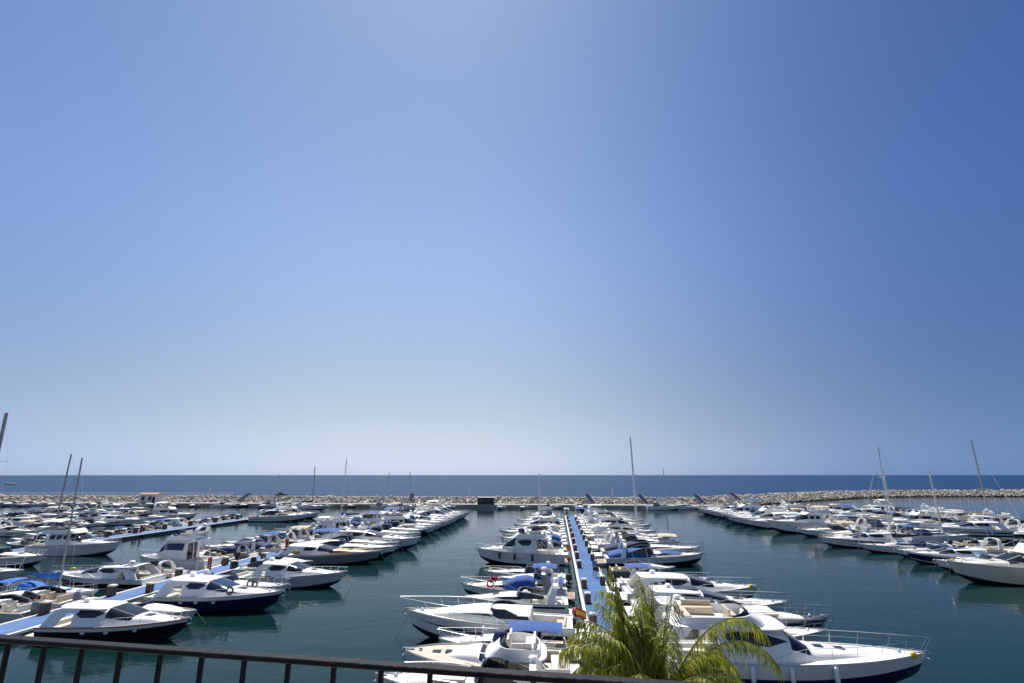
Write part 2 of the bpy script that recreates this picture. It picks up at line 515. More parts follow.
# ================================================================ BOATS
def hullfn(c):
    L, B, fs, fb = c['L'], c['B'], c['fs'], c['fb']
    pw = c.get('pw', 2.5); rake = c.get('rake', .05 * L); st = c.get('st', .92)
    def S(u, v, sd=1):
        a = max(0.0, (u - .38) / .62)
        k = min(1.0, u / .38)
        bs = B / 2 * (st + (1 - st) * k) * (1 - a ** pw)
        bc = B / 2 * .87 * (st + (1 - st) * k) * (1 - a ** (pw * .66))
        bc = min(bc, bs)
        zs = fs + (fb - fs) * u ** 1.5
        zc = .06 + fb * .42 * a ** 2.6
        zk = -.45 + (.45 + fb * .36) * max(0.0, (u - .62) / .38) ** 2.2
        if v < .25:
            s = v / .25; y = bc * s; z = zk + (zc - zk) * s
        else:
            s = (v - .25) / .75; y = bc + (bs - bc) * s ** 1.35; z = zc + (zs - zc) * s
        x = L * u - rake * (1 - v) * a ** 3
        return Vector((x, sd * y, z))
    return S
def us(n, a=0.0, b=1.0):
    return [a + (b - a) * (1 - (1 - i / n) ** 1.35) for i in range(n + 1)]
def patch1(S, u0, u1, v0, v1, off=.012, nu=14, nv=3, taper=None, sides=(1, -1)):
    mb = MB()
    for sd in sides:
        rows = []
        for i in range(nu + 1):
            u = u0 + (u1 - u0) * i / nu
            lo, hi = v0, v1
            if taper:
                t = taper(i / nu); mid = v0 + (v1 - v0) * taper(-1); lo = mid + (v0 - mid) * t; hi = mid + (v1 - mid) * t
            row = []
            for j in range(nv + 1):
                v = lo + (hi - lo) * j / nv
                p = S(u, v, sd)
                e = 1e-3
                du = S(min(1, u + e), v, sd) - S(max(0, u - e), v, sd); dv = S(u, min(1, v + e), sd) - S(u, max(0, v - e), sd)
                nrm = du.cross(dv)
                if nrm.length > 1e-12: nrm.normalize()
                if nrm.y * sd < 0 or (abs(nrm.y) < .15 and nrm.z < 0): nrm = -nrm
                row.append(p + nrm * off)
            rows.append(row)
        mb.grid(rows)
    return mb
class patch:
    def __init__(self, *a, **k): self.a, self.k = a, k
    def build(self, name, m, parent):
        if name == 'windscreen': return patch1(*self.a, **self.k).build(name, m, parent)
        for sd in (1, -1): o = patch1(*self.a, sides=(sd,), **self.k).build(name, m, parent)
        return o
def lens(t):                      # pointed at both ends; taper(-1) gives the line it closes on
    if t < 0: return .62
    return max(.02, min(1.0, .30 + 5.0 * t, 2.6 * (1 - t) ** .8))
def wedge(t):
    if t < 0: return 1.0
    return max(.02, min(1.0, 1.25 * (1 - t) + .05))
def full(t): return 1.0

def sup_fn(c, S, rows, ex=.5, tumble=.10):
    L = c['L']
    def lerp(x):
        for (x0, *a), (x1, *b) in zip(rows, rows[1:]):
            if x <= x1 or (x1, *b) == tuple(rows[-1]):
                t = max(0, min(1, (x - x0) / (x1 - x0)))
                return [p + (q - p) * t for p, q in zip(a, b)]
    x0, x1 = rows[0][0], rows[-1][0]
    def F(t, a, sd=1):
        x = x0 + (x1 - x0) * t
        zt, wf = lerp(x)
        dk = S(min(1, x), 1.0)
        zb = dk.z - .06
        hw = wf * c['B'] / 2
        A = a * pi / 2
        hh = sin(A) ** ex
        y = hw * cos(A) ** ex * (1 - tumble * hh)
        z = zb + (zt + .06) * hh
        return Vector((x * L, sd * y, z))
    F.rows = rows
    F.t = lambda x: (x - x0) / (x1 - x0)
    return F
def aof(h, ex=.5): return asin(min(1, max(0, h)) ** (1 / ex)) / (pi / 2)
def sup_mesh(F, n=22, m=9):
    mb = MB(); rows = []
    xs = sorted(set([i / n for i in range(n + 1)] + [F.t(r[0]) for r in F.rows]))
    for t in xs:
        half = [F(t, aof(j / (m - 1)) if j < m - 1 else 1.0, 1) for j in range(m)]
        oth = [F(t, aof(j / (m - 1)) if j < m - 1 else 1.0, -1) for j in range(m - 1)]
        rows.append(half + oth[::-1])
    mb.grid(rows, cap0=True, cap1=True)
    return mb

class Seats:
    def __init__(self): self.l = []
    def rbox(self, *a, **k):
        m = MB(); m.rbox(*a, **k); self.l.append(m)
    def build(self, name, m, parent):
        for q in self.l: q.build(name, m, parent)
def seat_unit(st, c, s, back=None):
    mb = MB(); mb.rbox(c, s, .05)
    st.l.append(mb)
    if back == 'aft': mb.rbox((c[0] - s[0] / 2 + .06, c[1], c[2] + s[2] / 2 + .12), (.14, s[1], .30), .05)
    if back == 'fore': mb.rbox((c[0] + s[0] / 2 - .06, c[1], c[2] + s[2] / 2 + .12), (.14, s[1], .30), .05)

def arch_mesh(x, w, z0, h, sweep, wid, th=.09, top_w=.78):
    mb = MB(); rows = []
    path = [(-1, 0), (-.97, .35), (-.92, .7), (-.82, .93), (-.6, 1.0), (0, 1.03), (.6, 1.0), (.82, .93), (.92, .7), (.97, .35), (1, 0)]
    for i, (y, z) in enumerate(path):
        a = path[max(0, i - 1)]; b = path[min(len(path) - 1, i + 1)]
        d = Vector((0, (b[0] - a[0]) * w, (b[1] - a[1]) * h)).normalized()
        n = Vector((0, -d.z, d.y))
        yy = y * w * (1 - (1 - top_w) * z); cx = x + sweep * z
        ww = wid * (1.35 - .5 * min(1, z))
        c = Vector((cx, yy, z0 + z * h))
        rows.append([c + Vector((ww / 2, 0, 0)) + n * th / 2, c + Vector((-ww / 2, 0, 0)) + n * th / 2, c + Vector((-ww / 2, 0, 0)) - n * th / 2, c + Vector((ww / 2, 0, 0)) - n * th / 2])
    mb.grid(rows, wrap=True, cap0=True, cap1=True)
    return mb

def bimini(root, x0, x1, w, z, m, z0, legs=True):
    mb = MB(); top, bot = [], []
    n = 10
    for i in range(n + 1):
        x = x0 + (x1 - x0) * i / n
        sag = -.05 * abs(sin(3 * pi * i / n)) - .10 * (2 * i / n - 1) ** 2
        r = []
        for j in range(9):
            t = -1 + j / 4
            r.append(Vector((x, w * t, z + sag - .22 * abs(t) ** 3)))
        top.append(r)
    mb.grid(top); mb.grid([[p - Vector((0, 0, .03)) for p in r] for r in top])
    rim_t = top[0] + [r[-1] for r in top[1:]] + top[-1][::-1][1:] + [r[0] for r in top[::-1][1:]]
    mb.grid([rim_t, [p - Vector((0, 0, .03)) for p in rim_t]])
    o = mb.build('bimini_top', m, root)
    fr = MB()
    for xx in (x0 + .05, (x0 + x1) / 2, x1 - .05):
        for sd in (-1, 1):
            fr.tube([((x0 + x1) / 2, sd * w * .98, z0), (xx, sd * w, z - .24)], .018, 5)
    fr.build('canopy_frame', 'steel', o)
    return o

def bow_rail(root, c, S, u0=.42, h=.55, pulpit=.25, m='steel', r=.017):
    mb = MB()
    top, n = [], 13
    for sd in (1, -1):
        pts = []
        for i in range(n + 1):
            u = u0 + (.985 - u0) * i / n
            p = S(u, 1.0, sd)
            hh = h * min(1, .15 + 4 * i / n)
            q = Vector((p.x + pulpit * (i / n) ** 4, p.y * .93 if abs(p.y) > .2 else sd * .16, p.z + hh))
            pts.append(q)
            if i % 2 == 1: mb.tube([(p.x - .05, p.y * .93 if abs(p.y) > .2 else sd * .16, p.z), q], r * .85, 5)
        mb.tube(pts, r, 5)
        if h > .5: mb.tube([(p.x, p.y, p.z - h * .45) for p in pts[4:]], r * .6, 4)
        top.append(pts[-1])
    mb.tube([top[0], (top[0].x + .12, 0, top[0].z), top[1]], r, 5)
    mb.build('bow_rail', m, root)

def radar(root, x, z, dome=True, whip=True, parent_name='radar_dome', ws=1):
    if dome:
        mb = MB(); mb.ball((x, 0, z + .17), .28, 1, 1, .5, 12, 6); mb.tube([(x, 0, z - .06), (x, 0, z + .08)], .08, 8)
        mb.build(parent_name, 'white', root)
    if whip:
        mb = MB(); mb.tube([(x - .05, .55 * ws, z - .1), (x - .35, .58 * ws, z + 2.1)], .016, 5, .006); mb.build('antenna', 'white', root)

def fender(root, p, m='white', L=.6, r=.13):
    mb = MB(); mb.capsule((p.x, p.y, p.z - L), (p.x, p.y, p.z), r); mb.tube([(p.x, p.y, p.z + r * .8), (p.x, p.y * .96, p.z + .45)], .012, 4)
    mb.build('fender', m, root)

def flag(root, x, y, z):
    mb = MB(); mb.tube([(x, y, z), (x - .35, y, z + 1.1)], .014, 5)
    st = mb.build('flag_staff', 'steel', root)
    fb_ = MB()
    for k, (a, b, mi) in enumerate(((0, .25, 0), (.25, .75, 1), (.75, 1, 0))):
        rows = []
        for t in range(6):
            dx = -.35 + t * -.13
            rows.append([(x + dx + .02 * sin(t * 2), y + .07 * sin(t * 1.4), z + 1.08 - .5 * q - .05 * t) for q in (a, b)])
        fb_.grid(rows, mi)
    fb_.build('ensign', ['red', 'yellow'], st)

def make_boat(c):
    """one vessel, stern at the origin, bow along +x, waterline at z = 0"""
    rnd = random.Random(c.get('seed', 1))
    c = dict(c)
    kind = c['kind']
    L = c['L']
    c.setdefault('B', {'sail': .31, 'small': .36}.get(kind, .31) * L)
    c.setdefault('fs', {'sail': 1.0, 'small': .65}.get(kind, .066 * L + .12))
    c.setdefault('fb', {'sail': 1.25, 'small': .95}.get(kind, .092 * L + .3))
    if kind == 'sail': c.setdefault('pw', 2.0); c.setdefault('st', .72); c.setdefault('rake', .09 * L)
    S = hullfn(c)
    B, fs, fb = c['B'], c['fs'], c['fb']
    root = empty(c['name'])
    # hull with its painted bands
    bands = c.get('bands', [(0, .30, c.get('boot', 'navy')), (.30, 1.0, c.get('hull', 'white'))])
    vs = sorted(set([0, .12, .25, .42, .55, .68, .8, .9, 1.0] + [q for b in bands for q in b[:2]]))
    mats = []
    def mi(n):
        if n not in mats: mats.append(n)
        return mats.index(n)
    mb = MB(); U = us(26)
    for v0, v1 in zip(vs, vs[1:]):
        mid = (v0 + v1) / 2
        col = next((b[2] for b in bands if b[0] <= mid <= b[1]), c.get('hull', 'white'))
        if v1 <= .2501: col = 'antifoul'
        for sd in (1, -1):
            mb.grid([[S(u, v0, sd), S(u, v1, sd)] for u in U], mi(col))
    prof = [S(0, v, 1) for v in vs] + [S(0, v, -1) for v in vs[::-1]]
    mb.add(prof, [tuple(range(len(prof)))], mi(bands[-1][2]))
    hull = mb.build('hull', mats, root)
    # rub rail
    rr = MB()
    for sd in (1, -1): rr.tube([S(u, .985, sd) + Vector((0, sd * .012, 0)) for u in us(18, 0, .995)], .032, 6)
    rr.build('rub_rail', c.get('rub', 'pale_grey'), hull)
    if c.get('stripe'):
        a, b = c.get('stripe_v', (.55, .66))
        patch(S, .03, .93, a, b, .008, 20, 2, wedge).build('hull_stripe', c['stripe'], hull)
    if c.get('hullwin'):
        a, b, q0, q1 = c['hullwin']
        patch(S, a, b, q0, q1, .010, 12, 2, lens).build('hull_window', 'glass', hull)
    for u in c.get('ports', ()):
        for sd in (1, -1):
            p = S(u, .72, sd); pm = MB(); pm.ball((p.x, p.y, p.z), .15, 1.25, .25, .75, 10, 6); pm.build('porthole', c.get('portmat', 'glass'), hull)
    # deck with a sunken cockpit
    cu0, cu1 = c.get('cockpit', (.035, .36))
    sole = max(.32, fs - c.get('well', .6))
    cw = c.get('cw', .76)
    cols = [-1, -.965, -.96, -cw - .01, -cw, -.4, 0, .4, cw, cw + .01, .96, .965, 1]
    uu = sorted(set(us(24) + [cu0 - .001, cu0, cu1, cu1 + .001]))
    mb = MB(); rows = []
    for u in uu:
        r = []
        for q in cols:
            p = S(u, 1.0, 1)
            z = p.z + (.03 if abs(q) > .962 else -.05 + .06 * (1 - q * q))
            if cu0 <= u <= cu1 and abs(q) <= cw: z = sole
            r.append((p.x, q * p.y, z))
        rows.append(r)
    mb.grid(rows); mb.build('deck', c.get('deck', 'deck'), root)
    if cu1 > cu0 + .02:
        mb = MB(); x0, x1 = cu0 * L + .04, cu1 * L - .04; y = S(cu0, 1).y * cw - .03
        mb.rbox(((x0 + x1) / 2, 0, sole + .012), (x1 - x0, 2 * y, .02), .004); mb.build('cockpit_floor', c.get('sole', 'seat'), root)
    if c.get('platform', kind not in ('sail', 'small')):
        pl = c.get('plat_len', .075 * L)
        mb = MB(); mb.rbox((-pl / 2 + .05, 0, .34), (pl + .1, S(0, 1).y * 1.84, .12), .05); sp = mb.build('swim_platform', c.get('hull_top', 'white'), root)
        mb = MB(); mb.rbox((-pl / 2, 0, .408), (pl * .84, S(0, 1).y * 1.6, .02), .005); mb.build('platform_deck', c.get('platdeck', 'deck'), sp)
    # ------------- superstructure
    if kind in ('express', 'covered', 'hardtop', 'small'):
        tr = c.get('trunk', [(.36, .50, .74), (.50, .50, .72), (.66, .36, .62), (.80, .14, .42), (.86, .0, .28)])
        T = sup_fn(c, S, tr, .55)
        ck = sup_mesh(T, 18, 7).build('coachroof', c.get('coach', c.get('deck', 'deck')) if kind != 'small' else 'deck', root)
        if c.get('trunkstripe'):
            patch(T, T.t(tr[0][0] + .01), T.t(.74), aof(.45, .55), aof(.66, .55), .01, 16, 2, wedge).build('cabin_stripe', c['trunkstripe'], ck)
        elif kind != 'small':
            patch(T, T.t(.42), T.t(.70), aof(.35, .55), aof(.72, .55), .01, 8, 2, lens).build('cabin_window', 'glass', ck)
            h = MB(); h.rbox((.69 * L, 0, S(.69, 1).z + T(T.t(.69), 1).z - S(.69, 1).z + .01), (.52, .52, .05), .02); h.build('deck_hatch', 'glass', ck)
        if c.get('pad'):
            pd = MB(); x0 = .55 * L
            for k in (-1, 1):
                pd.rbox((x0 + .07 * L, k * .085 * B * 1.9, T(T.t(.60), 1).z + .02), (.18 * L, .30 * B, .12), .05)
            pd.build('sun_pad', c['pad'], root)
    if kind in ('express', 'covered', 'small'):
        # wraparound windscreen
        w = S(.4, 1).y * c.get('ws_w', .76); xb = c.get('ws_x', .50) * L; ax = .11 * L; zb = S(.45, 1).z + (.40 if kind != 'small' else .30)
        hh = c.get('ws_h', .62 if kind != 'small' else .38)
        base, top, inner = [], [], []
        for i in range(21):
            ph = radians(-90 + 9 * i)
            ex = .62
            x = xb + ax * math.copysign(abs(cos(ph)) ** ex, cos(ph)) - ax
            y = w * math.copysign(abs(sin(ph)) ** ex, sin(ph))
            base.append(Vector((x, y, zb - .16 * abs(sin(ph)) ** 3))); top.append(Vector((x - .62 * hh * abs(cos(ph)) ** .5 - .05, y * .90, zb + hh)))
        aft = c.get('ws_aft', .16) * L
        for lst, sg in ((0, -1), (20, 1)):
            pass
        ba = Vector((base[0].x - aft, base[0].y * 1.02, base[0].z)), Vector((base[-1].x - aft, base[-1].y * 1.02, base[-1].z))
        ta = Vector((top[0].x - aft, ba[0].y * .99, zb + .08)), Vector((top[-1].x - aft, ba[1].y * .99, zb + .08))
        base = [ba[0]] + base + [ba[1]]; top = [ta[0]] + top + [ta[1]]
        if c.get('wscover'): base = [p - Vector((.05, 0, .3)) for p in base]; top = [Vector((p.x, p.y * .8, min(p.z, q.z + .28))) for p, q in zip(top, base)]
        g = MB(); g.grid([base, top]); g.grid([[p + Vector((-.02, 0, 0)) for p in base], [p + Vector((-.02, 0, 0)) for p in top]])
        gl = g.build('windscreen', c.get('ws_mat', 'glass'), root)
        fr = MB(); fr.tube(top, .028, 6)
        for k in (6, 11, 16): fr.tube([base[k], top[k]], .02, 5)
        fr.build('windscreen_frame', 'steel' if not c.get('ws_white') else 'white', gl)
        # seats and helm
        st = Seats(); y = S(.2, 1).y * cw
        if kind == 'small':
            seat_unit(st, (.12 * L, 0, sole + .22), (.5, 1.5 * y, .42), 'aft')
            for k in (-1, 1): seat_unit(st, (.33 * L, k * .42 * y * 1.1, sole + .25), (.45, .5, .48), 'aft')
        else:
            seat_unit(st, (cu0 * L + .36, 0, sole + .22), (.62, 1.9 * y, .42), 'aft')
            st.rbox((.17 * L, y * .74, sole + .22), (.17 * L, .55, .42), .05)
            seat_unit(st, (.31 * L, -y * .5, sole + .3), (.55, 1.0, .6), 'aft')
        st.build('seat', c.get('seatm', 'seat'), root)
        hl = MB(); hl.rbox((.41 * L, -y * .48, zb - .08), (.55, .9, .42), .12, taper=.8); he = hl.build('helm_console', 'white' if kind != 'small' else 'deck', root)
        wheel = MB(); cx, cy, cz = .41 * L - .36, -y * .48, zb + .06
        ring = [(cx - .08 * sin(2 * pi * k / 12), cy + .2 * cos(2 * pi * k / 12), cz + .2 * sin(2 * pi * k / 12)) for k in range(13)]
        wheel.tube(ring, .02, 5); wheel.build('steering_wheel', 'rubber', he)
    if kind in ('express', 'covered') and c.get('arch', True):
        y = S(.2, 1).y * .94
        ar = arch_mesh(c.get('arch_x', .17) * L, y, S(.2, 1).z - .03, c.get('arch_h', 1.25), c.get('arch_s', .35), .42, .1).build('radar_arch', c.get('archm', 'white'), root)
        radar(ar, c.get('arch_x', .17) * L + c.get('arch_s', .35), S(.2, 1).z + c.get('arch_h', 1.25) + .07, c.get('dome', True))
    if kind == 'covered':
        z0 = c.get('cov_h', 1.05)
        K = sup_fn(c, S, [(.03, z0 * .55, .84), (.12, z0 * .9, .86), (.30, z0 * 1.05, .86), (.40, z0, .82), (.50, z0 * .48, .74), (.54, .42, .6)], .62, .14)
        sup_mesh(K, 20, 8).build('cockpit_cover', c['canvas'], root)
    elif c.get('bimini'):
        b = c['bimini']
        bimini(root, b[0] * L, b[1] * L, S(.25, 1).y * .82, S(.25, 1).z + b[2], b[3], S(.25, 1).z)
    if c.get('bowcover'):
        K = sup_fn(c, S, [(.56, .56, .66), (.66, .42, .60), (.74, .30, .5), (.78, .2, .4)], .55)
        sup_mesh(K, 8, 7).build('foredeck_cover', c['bowcover'], root)
    if c.get('wscover'):
        K = sup_fn(c, S, [(.30, .95, .72), (.36, 1.12, .78), (.46, .98, .80), (.56, .56, .72), (.61, .40, .6)], .6, .12)
        sup_mesh(K, 12, 8).build('windscreen_cover', c['wscover'], root)
    if kind in ('hardtop', 'fly'):
        h = c.get('roof_h', 1.12 if kind == 'hardtop' else 1.38)
        x0, x1, xf = c.get('sup', (.25, .47, .66))
        sl = c.get('slope', 0)
        rows = [(x0, h, .80), (x0 + .06, h, .82), (x1 - .14, h * .99, .82), (x1, h * .76, .79), ((x1 + xf) / 2, h * .52, .75), (xf, .42, .66), (xf + .12, .26, .48), (xf + .24, 0.0, .3)] if sl else [(x0, h * .98, .80), (x0 + .06, h, .82), (x1, h * .93, .80), ((x1 + xf) / 2 + .01, h * .64, .76), (xf, .42, .66), (xf + .12, .24, .48), (xf + .2, 0.0, .3)]
        F = sup_fn(c, S, rows, .42, .16)
        cab = sup_mesh(F, 26, 10).build('cabin', c.get('cab', 'white'), root)
        g = c.get('glassm', 'glass')
        patch(F, F.t(x1 + .005), F.t(xf - .012), aof(.50, .42), 1.0, .012, 8, 8).build('windscreen', g, cab)
        for a, b in c.get('sidewin', [(x0 + .02, x1 - .005)]):
            patch(F, F.t(a), F.t(b), aof(.50, .42), aof(.84, .42), .012, 10, 3, c.get('wtaper', lens)).build('side_window', g, cab)
        for yy in (-.38, .38):
            mbr = MB(); mbr.tube([F(F.t(x1 + .004), aof(.97, .42), 1 if yy > 0 else -1) * 1.0 + Vector((0, 0, .02)), F(F.t(xf - .012), aof(.96, .42), 1 if yy > 0 else -1) + Vector((0, 0, .03))], .035, 5)
            mbr.build('windscreen_post', c.get('cab', 'white'), cab)
        for hx in c.get('hatch', (xf + .05,)):
            hm = MB(); hm.rbox((hx * L, 0, F(F.t(hx), 1).z + .012), (.5, .5, .05), .02); hm.build('deck_hatch', 'glass', cab)
        dr = MB(); dr.rbox((x0 * L - .02, 0, S(x0, 1).z + h * .40), (.05, .9 * B / 2 * .8 * 1.2, h * .86), .02); dr.build('cabin_door', 'glass', cab)
        zr = S(x0, 1).z + h
        if kind == 'hardtop':
            rf = MB(); ra = c.get('roof_aft', .14)
            rf.disc_slab(((x0 - ra + x1) / 2) * L, 0, (x1 - x0 + ra) / 2 * L, .80 * B / 2 * .92, zr - .07, .10, .13, .45, front_drop=.12); ro = rf.build('hardtop_roof', c.get('roofm', c.get('cab', 'white')), root)
            if c.get('roofhatch', True):
                hh = MB(); hh.rbox(((x0 + x1) / 2 * L, 0, zr + .142), (.22 * L * .7, .5 * B * .7, .03), .01); hh.build('sunroof', c.get('roofhatch_m', 'glass'), ro)
            for sd in (1, -1):
                side = [(x0 + .05, zr - .0), (x0 - ra * .55, zr + .0), (x0 - ra * .95, zr - .10), (max(.01, x0 - ra - .07), S(.05, 1).z), (max(.07, x0 - ra + .03), S(.1, 1).z), (x0 - ra * .35, zr - .32), (x0 + .04, zr - .25)]
                def yq(z): return sd * B / 2 * (.90 - .17 * max(0, min(1, (z - S(.1, 1).z) / h)))
                ps = MB()
                a_ = [Vector((q[0] * L, yq(q[1]), q[1])) for q in side]; b_ = [p - Vector((0, sd * .09, 0)) for p in a_]
                n_ = len(side)
                ps.add(a_ + b_, [tuple(range(n_)), tuple(range(2 * n_ - 1, n_ - 1, -1))] + [(k, (k + 1) % n_, n_ + (k + 1) % n_, n_ + k) for k in range(n_)])
                ps.build('roof_support', c.get('cab', 'white'), ro, smooth=20)
            radar(ro, (x0 - .02) * L, zr + .14, c.get('dome', True))
        else:
            fa = c.get('fly_aft', .14)
            rf = MB(); rf.disc_slab(((x0 - fa + x1) / 2) * L, 0, (x1 - x0 + fa) / 2 * L + .1, .84 * B / 2, zr - .10, .14, .05, .42); rf.build('flybridge_floor', c.get('cab', 'white'), root)
            # flybridge coaming, open on top
            xa, xb_ = (x0 - fa + .03) * L, (x1 + .035 - (.10 if sl else 0)) * L
            xc, ax, ay = (xa + xb_) / 2, (xb_ - xa) / 2, .78 * B / 2
            zf = zr + .05; ch = c.get('coam', .40)
            def ring(k, dz, fl):
                r = []
                for i in range(32):
                    a = 2 * pi * (i + .5) / 32; ex = .5
                    cx = math.copysign(abs(cos(a)) ** ex, cos(a)); sn = math.copysign(abs(sin(a)) ** ex, sin(a))
                    up = dz * (1 + .25 * max(0, cx) ** 2 - .35 * max(0, -cx) ** 3)
                    r.append((xc + ax * k * cx + fl * dz * max(0, cx) * -1.5, ay * k * sn * (1 + .06 * dz), zf + up))
                return r
            tb = MB(); tb.grid([ring(1.0, -.05, 1), ring(1.03, ch * .5, 1), ring(1.0, ch, 1), ring(.955, ch, 1), ring(.95, 0.02, 1)], wrap=True, cap1=True)
            fl = tb.build('flybridge', c.get('cab', 'white'), root)
            # seats, helm and low windscreen on the flybridge
            stt = Seats(); zs_ = zf + .24
            seat_unit(stt, (xa + .55, 0, zs_), (.6, ay * 1.5, .4), 'aft'); stt.rbox((xa + .33 * (xb_ - xa), ay * .62, zs_), (.36 * (xb_ - xa), .5, .4), .06); stt.rbox((xa + .33 * (xb_ - xa), ay * .86, zs_ + .32), (.36 * (xb_ - xa), .13, .34), .05)
            seat_unit(stt, (xa + .62 * (xb_ - xa), -ay * .4, zs_ + .08), (.5, ay * .8, .5), 'aft')
            stt.build('flybridge_seat', c.get('fseat', 'seat'), fl)
            hm = MB(); hm.rbox((xa + .80 * (xb_ - xa), -ay * .38, zf + .34), (.5, ay * .8, .7), .1, taper=.8); hm.build('flybridge_helm', 'white', fl)
            fw = MB(); rows_ = [[], []]
            for i in range(15):
                a = radians(-84 + 12 * i); ex = .5
                cx = abs(cos(a)) ** ex; sn = math.copysign(abs(sin(a)) ** ex, sin(a))
                zt = zf + ch * (1 + .25 * cx ** 2)
                b0 = Vector((xc + ax * .98 * cx - ch * cx * 1.5, ay * .98 * sn, zt)); rows_[0].append(b0); rows_[1].append(b0 + Vector((-.32 * cx, -.04 * sn, .24 * cx ** 2 + .02)))
            fw.grid(rows_); fw.build('flybridge_screen', c.get('glassm', 'glass'), fl)
            if c.get('fbimini'): bimini(root, xa + .1, xa + .62 * (xb_ - xa), ay * .95, zf + 1.75, c['fbimini'], zf + ch * .7)
            if c.get('farch', True):
                ar = arch_mesh(xa + .5, ay * .98, zf, c.get('farch_h', 1.15), -.55, .5, .11).build('radar_arch', c.get('cab', 'white'), root)
                radar(ar, xa - .05, zf + c.get('farch_h', 1.15) + .1)
            if c.get('fcover'):
                fc = MB(); fc.rbox((xa + .76 * (xb_ - xa), -ay * .3, zf + .62), (.9, .9, .55), .2, taper=.75); fc.build('helm_cover', c['fcover'], fl)
            for sd in (1, -1): lp = MB(); lp.tube([((x0 - fa + .03) * L, sd * B / 2 * .74, zr - .08), ((x0 - fa + .0) * L, sd * B / 2 * .84, S(.1, 1).z)], .05, 6); lp.build('overhang_support', c.get('cab', 'white'), root)
        st = Seats(); y = S(.1, 1).y * cw
        seat_unit(st, (cu0 * L + .36, 0, sole + .22), (.62, 1.9 * y, .42), 'aft'); st.rbox((cu0 * L + 1.5, y * .72, sole + .2), (1.4, .5, .4), .05)
        st.build('seat', c.get('seatm', 'seat'), root)
    if kind in ('hardtop', 'fly', 'express', 'covered') and L > 8.5:
        an = MB(); zb = S(1, 1).z
        an.rbox((L - .25, 0, zb + .04), (.7, .16, .08), .02); an.tube([(L + .05, 0, zb + .06), (L + .2, 0, zb - .1), (L + .12, 0, zb - .32)], .035, 5); an.rbox((L + .08, 0, zb - .34), (.1, .36, .08), .02)
        an.build('anchor', 'steel', root)
        wl_ = MB(); wl_.ball((.90 * L, 0, S(.9, 1).z + .06), .13, 1, 1, .8, 8, 5); wl_.build('windlass', 'steel', root)
    if kind == 'sail':
        rows = [(.26, .34, .52), (.34, .48, .56), (.52, .44, .54), (.64, .28, .42), (.72, .02, .28)]
        T = sup_fn(c, S, rows, .5, .16)
        ck = sup_mesh(T, 16, 8).build('coachroof', 'white', root)
        patch(T, T.t(.33), T.t(.58), aof(.42), aof(.74), .01, 8, 2, lens).build('cabin_window', 'glass', ck)
        for hx in (.5, .68, .80):
            hm = MB(); hm.rbox((hx * L, 0, (T(T.t(hx), 1).z if hx < .72 else S(hx, 1).z) + .03), (.5, .5, .05), .02); hm.build('deck_hatch', c.get('hatchm', 'glass'), ck)
        mh = c['mast']; mx = .57 * L; zb = S(.57, 1).z + .3
        mb = MB(); mb.tube([(mx, 0, zb), (mx - .02 * mh, 0, mh)], c.get('mr', .11), 8, c.get('mr', .11) * .75)
        mast = mb.build('mast', c.get('mastm', 'alu'), root)
        sp = MB()
        for f in (.42, .70):
            sp.tube([(mx - .1, -.26 * B * (1.3 - .4 * f), mh * f), (mx - .02 * mh * f, 0, mh * f + .05), (mx - .1, .26 * B * (1.3 - .4 * f), mh * f)], .025, 5)
        sp.build('spreader', c.get('mastm', 'alu'), mast)
        tp = (mx - .02 * mh, 0, mh - .1)
        rg = MB()
        bp = S(.99, 1)
        rg.tube([tp, (.0 * L + .1, 0, fs + .05)], .010, 4)
        for sd in (1, -1):
            rg.tube([tp, (mx - .1, sd * .26 * B * 1.02, mh * .70), (mx - .1, sd * .26 * B * 1.13, mh * .42), (mx - .15, sd * S(.55, 1).y * .97, S(.55, 1).z)], .009, 4)
        rg.build('rigging', 'steel', mast)
        if c.get('jib'): fs_ = MB(); fs_.tube([(bp.x - .1, 0, bp.z + .3), (mx + .12 - .02 * mh * .95, 0, mh * .93)], .06, 6, .02); fs_.build('furled_jib', c['jib'], mast)
        bz = zb + c.get('boom_h', .95); bl = .36 * L
        bo = MB(); bo.tube([(mx - .08, 0, bz), (mx - bl, 0, bz + .12)], .06, 6); boom = bo.build('boom', c.get('mastm', 'alu'), mast)
        if c.get('sailcover'):
            rows = []
            for i in range(12):
                t = i / 11; r = .27 * (1 - .6 * t) * (1.0 if i else .7) * (1 if i < 11 else .4); x = mx - .02 - (bl - .05) * t
                up = .25 * max(0, 1 - 5 * t) + .06
                rows.append([(x + .0, r * .62 * cos(2 * pi * k / 10), bz + .08 + up * .6 + .12 * t + r * (1.1 + up * 1.5) * sin(2 * pi * k / 10)) for k in range(10)])
            s_ = MB(); s_.grid(rows, wrap=True, cap0=True, cap1=True); s_.build('sail_cover', c['sailcover'], boom)
        if c.get('dodger'):
            K = sup_fn(c, S, [(.20, .95, .56), (.26, 1.02, .6), (.33, .85, .58), (.38, .5, .52)], .6, .1)
            sup_mesh(K, 8, 8).build('sprayhood', c['dodger'], root)
        if c.get('bimini'):
            b = c['bimini']; bimini(root, b[0] * L, b[1] * L, B / 2 * .62, fs + b[2], b[3], fs)
        rl = MB()
        for sd in (1, -1):
            pts = [S(u, 1, sd) * 1.0 + Vector((0, -sd * .06, .6)) for u in us(12, .02, .97)]
            rl.tube(pts, .011, 4)
            for u in (.02, .14, .3, .45, .6, .74, .86, .97):
                p = S(u, 1, sd) + Vector((0, -sd * .06, 0)); rl.tube([p, p + Vector((0, 0, .6))], .014, 4)
        p = S(.97, 1); q = S(0.02, 1)
